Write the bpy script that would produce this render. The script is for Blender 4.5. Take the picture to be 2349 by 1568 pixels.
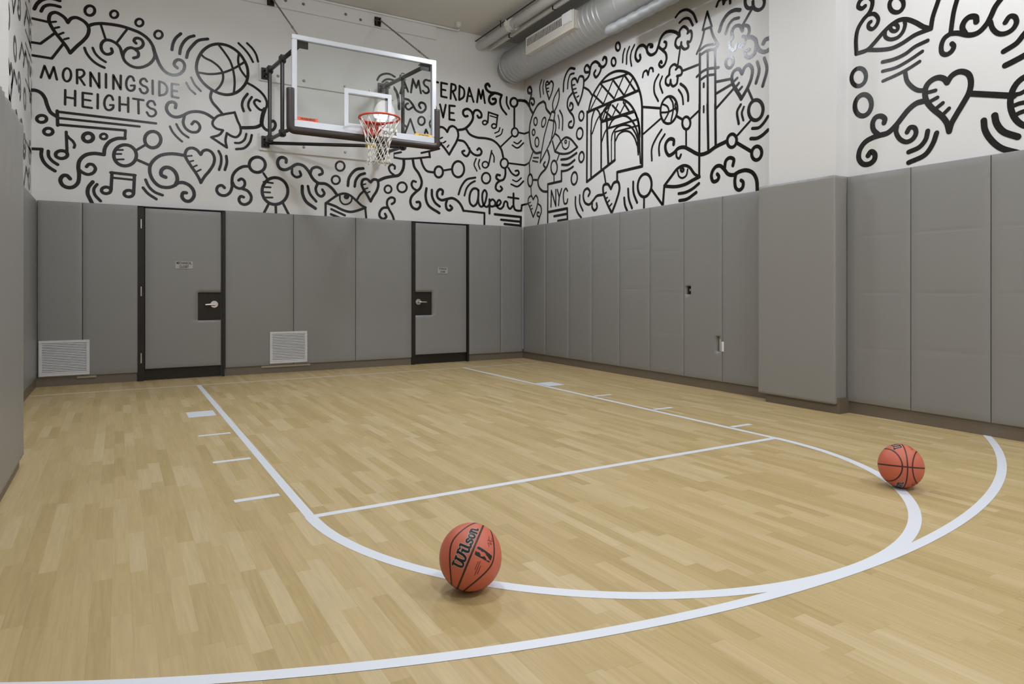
import bpy, bmesh, math, random
import numpy as np
from mathutils import Vector, Matrix
for o in list(bpy.data.objects): bpy.data.objects.remove(o, do_unlink=True)
S = bpy.context.scene
COL = S.collection
random.seed(7)
PI = math.pi
# ------------------------------------------------------------------ camera
CX, CY, CH, YAW, FPX, VH, UC = -2.66506, -9.03445, 1.16997, 0.53233, 1535.89, 664.35, 1174.5
IW, IH = 2349.0, 1568.0
cam_d = bpy.data.cameras.new('camera'); cam = bpy.data.objects.new('camera', cam_d); COL.objects.link(cam)
cam.location = (CX, CY, CH); cam.rotation_euler = (PI/2, 0, -YAW)
cam_d.sensor_width = 36; cam_d.lens = 36*FPX/IW; cam_d.shift_y = -(IH/2-VH)/IW; cam_d.clip_start = .05
S.camera = cam
S.view_settings.view_transform = 'Standard'; S.view_settings.look = 'None'
S.view_settings.exposure = -1.3; S.view_settings.gamma = 1; S.view_settings.use_curve_mapping = False
# ------------------------------------------------------------------ world and room lights
W = bpy.data.worlds.new('world'); S.world = W; W.use_nodes = True
W.node_tree.nodes['Background'].inputs[0].default_value = (.9, .95, 1, 1)
W.node_tree.nodes['Background'].inputs[1].default_value = .02
LAMPS = [(1.45, -2.05, 4.95, 1.22), (2.17, -6.46, 4.95, .66), (-1.75, -2.4, 4.95, 1.05), (-1.6, -6.3, 4.95, .85), (1.6, -9.6, 4.95, 1.5), (-1.6, -9.6, 4.95, 1.1)]
LAMP_W = 150; LCOL = (.95, 1.0, 1.08)
# ------------------------------------------------------------------ pixel -> point on a real plane of the room
C0 = np.array([CX, CY, CH]); RV = np.array([math.cos(YAW), -math.sin(YAW), 0]); FV = np.array([math.sin(YAW), math.cos(YAW), 0])
def onp(u, v, ax, val):
    d = FV + (u-UC)/FPX*RV - (v-VH)/FPX*np.array([0, 0, 1.])
    return C0 + d*(val-C0[ax])/d[ax]
def depth(P): return float((np.asarray(P)-C0) @ FV)
# room planes
YP, XP = .764, 3.323            # faces of the padding, back and right
YW, XW = .819, 3.378            # painted walls behind it
XLP, XLW = -3.5, -3.555
ZC = 5.39; ZT = 2.246; ZB = .109; YF = -11.6
VS = 1.0527                     # heights in this hall against the regulation ones
# ------------------------------------------------------------------ material helpers
def mat(name, col, rough=.5, metal=0, bump=0, bscale=60, spec=.5, **kw):
    m = bpy.data.materials.new(name); m.use_nodes = True; nt = m.node_tree; b = nt.nodes['Principled BSDF']
    b.inputs['Base Color'].default_value = (*col, 1); b.inputs['Roughness'].default_value = rough
    b.inputs['Metallic'].default_value = metal; b.inputs['Specular IOR Level'].default_value = spec
    for k, v in kw.items(): b.inputs[k].default_value = v
    tc = nt.nodes.new('ShaderNodeTexCoord')
    nz = nt.nodes.new('ShaderNodeTexNoise'); nz.inputs['Scale'].default_value = bscale; nz.inputs['Detail'].default_value = 4
    nt.links.new(tc.outputs['Object'], nz.inputs['Vector'])
    if bump:
        bp = nt.nodes.new('ShaderNodeBump'); bp.inputs['Strength'].default_value = bump; bp.inputs['Distance'].default_value = .004
        nt.links.new(nz.outputs['Fac'], bp.inputs['Height']); nt.links.new(bp.outputs['Normal'], b.inputs['Normal'])
    rv = .012 if metal else .05
    mr = nt.nodes.new('ShaderNodeMapRange'); mr.inputs['To Min'].default_value = max(.02, rough-rv); mr.inputs['To Max'].default_value = min(1, rough+rv)
    nt.links.new(nz.outputs['Fac'], mr.inputs['Value']); nt.links.new(mr.outputs['Result'], b.inputs['Roughness'])
    return m
M = {}
M['wall'] = mat('white_wall_paint', (.735, .728, .72), .55, bump=.06, bscale=220)
M['ceiling'] = mat('ceiling_paint', (.66, .64, .60), .8, bump=.08, bscale=90)
M['ink'] = mat('black_mural_paint', (.0065, .0045, .003), .27, spec=.36)
M['pad'] = mat('grey_vinyl', (.255, .250, .240), .42, bump=.05, bscale=300)
M['padw'] = mat('grey_vinyl_pier', (.275, .265, .25), .42, bump=.05, bscale=300)
M['base'] = mat('brown_rubber_base', (.16, .13, .095), .5)
M['dark'] = mat('dark_bronze_metal', (.019, .0135, .009), .48, spec=.35)
M['steel'] = mat('satin_steel', (.62, .6, .57), .3, 1)
M['white'] = mat('white_enamel', (.78, .78, .77), .4)
M['vent'] = mat('vent_enamel', (.66, .66, .65), .45)
M['cleat'] = mat('pale_wood_cleat', (.36, .30, .22), .6)
M['cream'] = mat('cream_enamel', (.68, .65, .60), .5)
M['slot'] = mat('dark_slot', (.03, .028, .025), .8)
M['alu'] = mat('white_coated_aluminium', (.56, .58, .61), .28, .25)
M['black'] = mat('black_steel', (.02, .016, .013), .38)
M['rubber'] = mat('dark_brown_edge_padding', (.032, .024, .02), .5)
M['orange'] = mat('orange_rim_paint', (.58, .07, .035), .35)
M['net'] = mat('white_net_cord', (.75, .72, .66), .8)
M['galv'] = mat('galvanised_steel', (.50, .51, .51), .46, .6, bump=.10, bscale=14)
M['flex'] = mat('dull_flexible_duct', (.36, .37, .375), .6, .4, bump=.1, bscale=14)
M['chain'] = mat('zinc_chain', (.26, .25, .23), .4, .8)
M['red'] = mat('orange_red_label', (.75, .12, .05), .5)
M['yellow'] = mat('yellow_label', (.80, .46, .03), .5)
M['line'] = mat('white_court_paint', (.74, .77, .83), .4)
M['linedim'] = mat('faded_court_paint', (.68, .61, .50), .45)
M['ballink'] = mat('black_ball_print', (.012, .010, .009), .4)
M['seam'] = mat('ball_seam', (.045, .014, .008), .5)
M['ballred'] = mat('dark_red_ball_print', (.16, .018, .012), .5)
M['silver'] = mat('pale_ball_print', (.42, .36, .33), .5)
M['sign'] = mat('grey_sign_plate', (.42, .41, .39), .5)
def glass():
    m = bpy.data.materials.new('clear_glass'); m.use_nodes = True; nt = m.node_tree
    for n in list(nt.nodes): nt.nodes.remove(n)
    o = nt.nodes.new('ShaderNodeOutputMaterial'); mx = nt.nodes.new('ShaderNodeMixShader')
    t = nt.nodes.new('ShaderNodeBsdfTransparent'); t.inputs[0].default_value = (.955, .97, .965, 1)
    g = nt.nodes.new('ShaderNodeBsdfGlossy'); g.inputs['Roughness'].default_value = .02
    f = nt.nodes.new('ShaderNodeFresnel'); f.inputs[0].default_value = 1.5
    nt.links.new(f.outputs[0], mx.inputs[0]); nt.links.new(t.outputs[0], mx.inputs[1]); nt.links.new(g.outputs[0], mx.inputs[2]); nt.links.new(mx.outputs[0], o.inputs[0])
    return m
M['glass'] = glass()
def emit(name, col, st):
    m = bpy.data.materials.new(name); m.use_nodes = True; b = m.node_tree.nodes['Principled BSDF']
    b.inputs['Base Color'].default_value = (.8, .8, .8, 1); b.inputs['Emission Color'].default_value = (*col, 1); b.inputs['Emission Strength'].default_value = st
    return m
M['lampglow'] = emit('lamp_diffuser', (1, 1, 1), 13)
def wood():
    m = bpy.data.materials.new('maple_plank_vinyl'); m.use_nodes = True; nt = m.node_tree; L = nt.links.new; b = nt.nodes['Principled BSDF']
    N = nt.nodes.new
    def math_(op, a, bb=None):
        n = N('ShaderNodeMath'); n.operation = op
        for i, x in enumerate((a, bb)):
            if x is None: continue
            if isinstance(x, (int, float)): n.inputs[i].default_value = x
            else: L(x, n.inputs[i])
        return n.outputs[0]
    tc = N('ShaderNodeTexCoord'); sp = N('ShaderNodeSeparateXYZ'); L(tc.outputs['Object'], sp.inputs[0])
    xs = math_('DIVIDE', sp.outputs[0], .0655); row = math_('FLOOR', xs)
    wn = N('ShaderNodeTexWhiteNoise'); wn.noise_dimensions = '1D'; L(row, wn.inputs['W'])
    yo = math_('ADD', math_('DIVIDE', sp.outputs[1], .52), math_('MULTIPLY', wn.outputs['Value'], 7.3)); cell = math_('FLOOR', yo)
    cb = N('ShaderNodeCombineXYZ'); L(row, cb.inputs[0]); L(cell, cb.inputs[1])
    w2 = N('ShaderNodeTexWhiteNoise'); w2.noise_dimensions = '2D'; L(cb.outputs[0], w2.inputs['Vector'])
    rp = N('ShaderNodeValToRGB'); e = rp.color_ramp.elements
    cols = [(0, (.440, .325, .145)), (.22, (.475, .355, .165)), (.45, (.500, .375, .182)), (.7, (.520, .392, .196)), (.88, (.545, .420, .222)), (1, (.570, .447, .252))]
    e[0].position = 0; e[0].color = (*cols[0][1], 1); e[1].position = 1; e[1].color = (*cols[-1][1], 1)
    for p, c in cols[1:-1]:
        k = e.new(p); k.color = (*c, 1)
    L(w2.outputs['Value'], rp.inputs[0])
    mp = N('ShaderNodeMapping'); mp.inputs['Scale'].default_value = (70, 3.5, 1); L(tc.outputs['Object'], mp.inputs[0])
    ad = N('ShaderNodeVectorMath'); ad.operation = 'ADD'; L(mp.outputs[0], ad.inputs[0]); L(w2.outputs['Color'], ad.inputs[1])
    sc = N('ShaderNodeVectorMath'); sc.operation = 'MULTIPLY_ADD'; sc.inputs[1].default_value = (9, 9, 9); L(w2.outputs['Color'], sc.inputs[0]); L(mp.outputs[0], sc.inputs[2])
    gz = N('ShaderNodeTexNoise'); gz.inputs['Scale'].default_value = 1; gz.inputs['Detail'].default_value = 5; gz.inputs['Distortion'].default_value = .6; L(sc.outputs[0], gz.inputs['Vector'])
    mr = N('ShaderNodeMapRange'); mr.inputs['From Min'].default_value = .3; mr.inputs['From Max'].default_value = .7; mr.inputs['To Min'].default_value = .90; mr.inputs['To Max'].default_value = 1.06; L(gz.outputs['Fac'], mr.inputs['Value'])
    # thin dark joints
    fx = math_('FRACT', xs); fy = math_('FRACT', yo)
    jx = math_('LESS_THAN', fx, .022); jy = math_('LESS_THAN', fy, .004); j = math_('MAXIMUM', jx, jy)
    jm = math_('SUBTRACT', 1.0, math_('MULTIPLY', j, .13)); fac = math_('MULTIPLY', mr.outputs[0], jm)
    mx = N('ShaderNodeVectorMath'); mx.operation = 'SCALE'; L(rp.outputs[0], mx.inputs[0]); L(fac, mx.inputs['Scale'])
    L(mx.outputs[0], b.inputs['Base Color']); b.inputs['Roughness'].default_value = .48; b.inputs['Specular IOR Level'].default_value = .35
    return m
M['wood'] = wood()
def leather():
    m = mat('orange_ball_leather', (.575, .138, .082), .5)
    nt = m.node_tree; b = nt.nodes['Principled BSDF']; tc = nt.nodes.new('ShaderNodeTexCoord')
    v = nt.nodes.new('ShaderNodeTexVoronoi'); v.inputs['Scale'].default_value = 320; nt.links.new(tc.outputs['Object'], v.inputs['Vector'])
    bp = nt.nodes.new('ShaderNodeBump'); bp.inputs['Strength'].default_value = .25; bp.inputs['Distance'].default_value = .001
    nt.links.new(v.outputs['Distance'], bp.inputs['Height']); nt.links.new(bp.outputs['Normal'], b.inputs['Normal'])
    return m
M['ball'] = leather()
# ------------------------------------------------------------------ object helpers
def link(name, me, parent=None, m=None, smooth=False):
    o = bpy.data.objects.new(name, me); COL.objects.link(o)
    if m: me.materials.append(m)
    if parent: o.parent = parent; o.matrix_parent_inverse = parent.matrix_basis.inverted()
    if smooth:
        for p in me.polygons: p.use_smooth = True
    return o
def obj(name, bm, m, parent=None, smooth=False):
    me = bpy.data.meshes.new(name); bm.normal_update(); bm.to_mesh(me); bm.free()
    return link(name, me, parent, m, smooth)
def empty(name, loc=(0, 0, 0)):
    o = bpy.data.objects.new(name, None); COL.objects.link(o); o.location = loc; o.empty_display_size = .1; return o
def tag(o, label, cat, group=None):
    o['label'] = label; o['category'] = cat
    if group: o['group'] = group
    return o
def struct(o): o['kind'] = 'structure'; return o
def box(bm, x0, x1, y0, y1, z0, z1, bev=0):
    v = [bm.verts.new((x, y, z)) for x in (x0, x1) for y in (y0, y1) for z in (z0, z1)]
    f = [bm.faces.new([v[i] for i in q]) for q in ((0, 1, 3, 2), (4, 6, 7, 5), (0, 4, 5, 1), (2, 3, 7, 6), (0, 2, 6, 4), (1, 5, 7, 3))]
    if bev:
        ed = list({e for q in f for e in q.edges}); bmesh.ops.bevel(bm, geom=ed, offset=bev, segments=2, affect='EDGES')
def boxm(*a, bev=0):
    bm = bmesh.new(); box(bm, *a, bev=bev); bmesh.ops.recalc_face_normals(bm, faces=bm.faces); return bm
def tube(bm, pts, r, n=10, closed=False, cap=True):
    pts = [Vector(p) for p in pts]; N = len(pts); rings = []
    up = None
    for i, p in enumerate(pts):
        a = pts[(i-1) % N] if (closed or i > 0) else p; c = pts[(i+1) % N] if (closed or i < N-1) else p
        t = (c-a).normalized()
        if up is None:
            up = Vector((0, 0, 1)) if abs(t.z) < .9 else Vector((1, 0, 0))
        s = t.cross(up).normalized(); up = s.cross(t).normalized()
        rr = r[i] if isinstance(r, (list, tuple)) else r
        rings.append([bm.verts.new(p + (s*math.cos(2*PI*k/n) + up*math.sin(2*PI*k/n))*rr) for k in range(n)])
    for i in range(N if closed else N-1):
        A = rings[i]; B = rings[(i+1) % N]
        for k in range(n): bm.faces.new((A[k], A[(k+1) % n], B[(k+1) % n], B[k]))
    if cap and not closed:
        bm.faces.new(rings[0][::-1]); bm.faces.new(rings[-1])
def tubem(pts, r, n=12, closed=False):
    bm = bmesh.new(); tube(bm, pts, r, n, closed); bmesh.ops.recalc_face_normals(bm, faces=bm.faces); return bm
def cyl(bm, p, q, r, n=20): tube(bm, [p, q], r, n)
def cylm(p, q, r, n=20): return tubem([p, q], r, n)
def sweep_rect(bm, p, q, w, h):
    # square tube between two points
    p, q = Vector(p), Vector(q); t = (q-p).normalized(); up = Vector((0, 0, 1)) if abs(t.z) < .9 else Vector((0, 1, 0))
    s = t.cross(up).normalized(); u = s.cross(t)
    R = [[bm.verts.new(c + s*a*w/2 + u*b*h/2) for a, b in ((-1, -1), (1, -1), (1, 1), (-1, 1))] for c in (p, q)]
    for k in range(4): bm.faces.new((R[0][k], R[0][(k+1) % 4], R[1][(k+1) % 4], R[1][k]))
    bm.faces.new(R[0][::-1]); bm.faces.new(R[1])
def barm(p, q, w, h):
    bm = bmesh.new(); sweep_rect(bm, p, q, w, h); bmesh.ops.recalc_face_normals(bm, faces=bm.faces); return bm
def text_mesh(body, size, bold=0, shear=0, align='CENTER', depth=0, spacing=1):
    c = bpy.data.curves.new('lettering', 'FONT'); c.body = body; c.size = size; c.align_x = align; c.align_y = 'CENTER'; c.offset = bold; c.shear = shear
    c.extrude = depth; c.resolution_u = 4; c.space_line = .95; c.space_character = spacing
    t = bpy.data.objects.new('lettering', c); COL.objects.link(t)
    dg = bpy.context.evaluated_depsgraph_get(); me = bpy.data.meshes.new_from_object(t.evaluated_get(dg))
    bpy.data.objects.remove(t); bpy.data.curves.remove(c); return me
def text_obj(body, size, pos, xdir, zdir, m, parent, bold=0, name='lettering', width=None, **kw):
    # flat lettering whose reading direction is xdir and up direction zdir
    me = text_mesh(body, size, bold, **kw); x = Vector(xdir).normalized(); u = Vector(zdir).normalized(); n = x.cross(u)
    k = 1.0
    if width:
        xs = [v.co.x for v in me.vertices]; k = width/(max(xs)-min(xs))
    for v in me.vertices:
        p = v.co.copy(); v.co = Vector(pos) + x*p.x*k + u*p.y + n*p.z
    return link(name, me, parent, m)

# ================================================================== ROOM SHELL
fl = struct(obj('floor', boxm(XLW-.2, XW+.2, YF-.2, YW+.2, -.1, 0), M['wood']))
ce = struct(obj('ceiling', boxm(XLW-.2, XW+.2, YF-.2, YW+.2, ZC, ZC+.1), M['ceiling']))
wb = struct(obj('wall_back', boxm(XLW-.2, XW+.2, YW, YW+.2, 0, ZC), M['wall']))
bm = bmesh.new(); box(bm, XW, XW+.2, YF, YW, 0, ZC); box(bm, 3.2, XW, -5.125, -4.37, 0, ZC); bmesh.ops.recalc_face_normals(bm, faces=bm.faces)
wr = struct(obj('wall_right', bm, M['wall']))
bm = bmesh.new(); box(bm, XLW-.2, XLW, YF, YW, 0, ZC); box(bm, XLW, -3.25, YF, -3.85, 0, ZC); bmesh.ops.recalc_face_normals(bm, faces=bm.faces)
wl = struct(obj('wall_left', bm, M['wall']))
wf = struct(obj('wall_front', boxm(XLW-.2, XW+.2, YF-.2, YF, 0, ZC), M['wall']))
bm = bmesh.new()
for x0, x1 in ((-3.545, -2.45), (-1.40, 1.30), (2.285, 3.335)): box(bm, x0, x1, YP+.022, YW, 0, ZB+.04)
bmesh.ops.recalc_face_normals(bm, faces=bm.faces)
struct(obj('baseboard_back', bm, M['base']))
bm = bmesh.new(); box(bm, XP+.02, XW, YF, -5.17, 0, ZB+.04); box(bm, 3.185, XW, -5.17, -4.34, 0, ZB+.04); box(bm, XP+.02, XW, -4.34, YW, 0, ZB+.04)
bmesh.ops.recalc_face_normals(bm, faces=bm.faces); struct(obj('baseboard_right', bm, M['base']))
bm = bmesh.new(); box(bm, XLW, XLP-.01, -3.6, YW, 0, ZB+.04); box(bm, XLW, -3.222, YF, -3.6, 0, ZB+.04)
bmesh.ops.recalc_face_normals(bm, faces=bm.faces); struct(obj('baseboard_left', bm, M['base']))

# ------------------------------------------------------------------ court paint, parts of the floor
ZL = .0008
def strip_poly(name, outer, inner, m, z=ZL, closed=False):
    bm = bmesh.new(); A = [bm.verts.new((x, y, z)) for x, y in outer]; B = [bm.verts.new((x, y, z)) for x, y in inner]
    for i in range(len(A)-1): bm.faces.new((A[i], A[i+1], B[i+1], B[i]))
    bmesh.ops.recalc_face_normals(bm, faces=bm.faces)
    if bm.faces[:] and bm.faces[0].normal.z < 0: bmesh.ops.reverse_faces(bm, faces=bm.faces)
    return obj(name, bm, m, fl)
def rect(name, x0, x1, y0, y1, m, z=ZL): return strip_poly(name, [(x0, y1), (x1, y1)], [(x0, y0), (x1, y0)], m, z)
LW = .0508; HW = 1.834; DFT = 5.559
rect('lane_line', -HW, -HW+LW, -DFT, 0, M['line']); rect('lane_line', HW-LW, HW, -DFT, 0, M['line'])
rect('free_throw_line', -HW+LW, HW-LW, -DFT, -DFT+LW, M['line'])
rect('baseline', XLP+.0, XP-.1, -.02, .03, M['linedim'], .0006)
def arc(name, cx, cy, r0, r1, a0, a1, n=140, z=ZL):
    P = [a0+(a1-a0)*i/n for i in range(n+1)]
    strip_poly(name, [(cx+r1*math.cos(a), cy+r1*math.sin(a)) for a in P], [(cx+r0*math.cos(a), cy+r0*math.sin(a)) for a in P], M['line'], z)
arc('free_throw_arc', 0, -DFT+LW/2, 1.838-.06, 1.838, -PI, 0, z=.0011)
arc('three_point_arc', 0, -1.31, 6.014, 6.066, -PI+math.acos(3.21/6.05), -math.acos(3.365/6.066), z=.0014)
def marks(s):
    for k, (d0, d1, n) in enumerate(MARKS):
        g = .035 if s < 0 else .015
        x0, x1 = sorted((s*(HW+g), s*(HW+g+(.24 if k else .235))))
        rect('block_mark' if k == 0 else 'lane_mark', x0, x1, -d1, -d0, M['line'])
MARKS = []
for (v0, v1, u) in ((942.5, 954.0, 465), (993.4, 999.2, 505), (1051.5, 1059.5, 548), (1135.5, 1149, 610)):
    d0 = -onp(u, v0, 2, 0)[1]; MARKS.append((d0, d0+(.305 if not MARKS else .052), 0))
marks(-1); marks(1)

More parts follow.
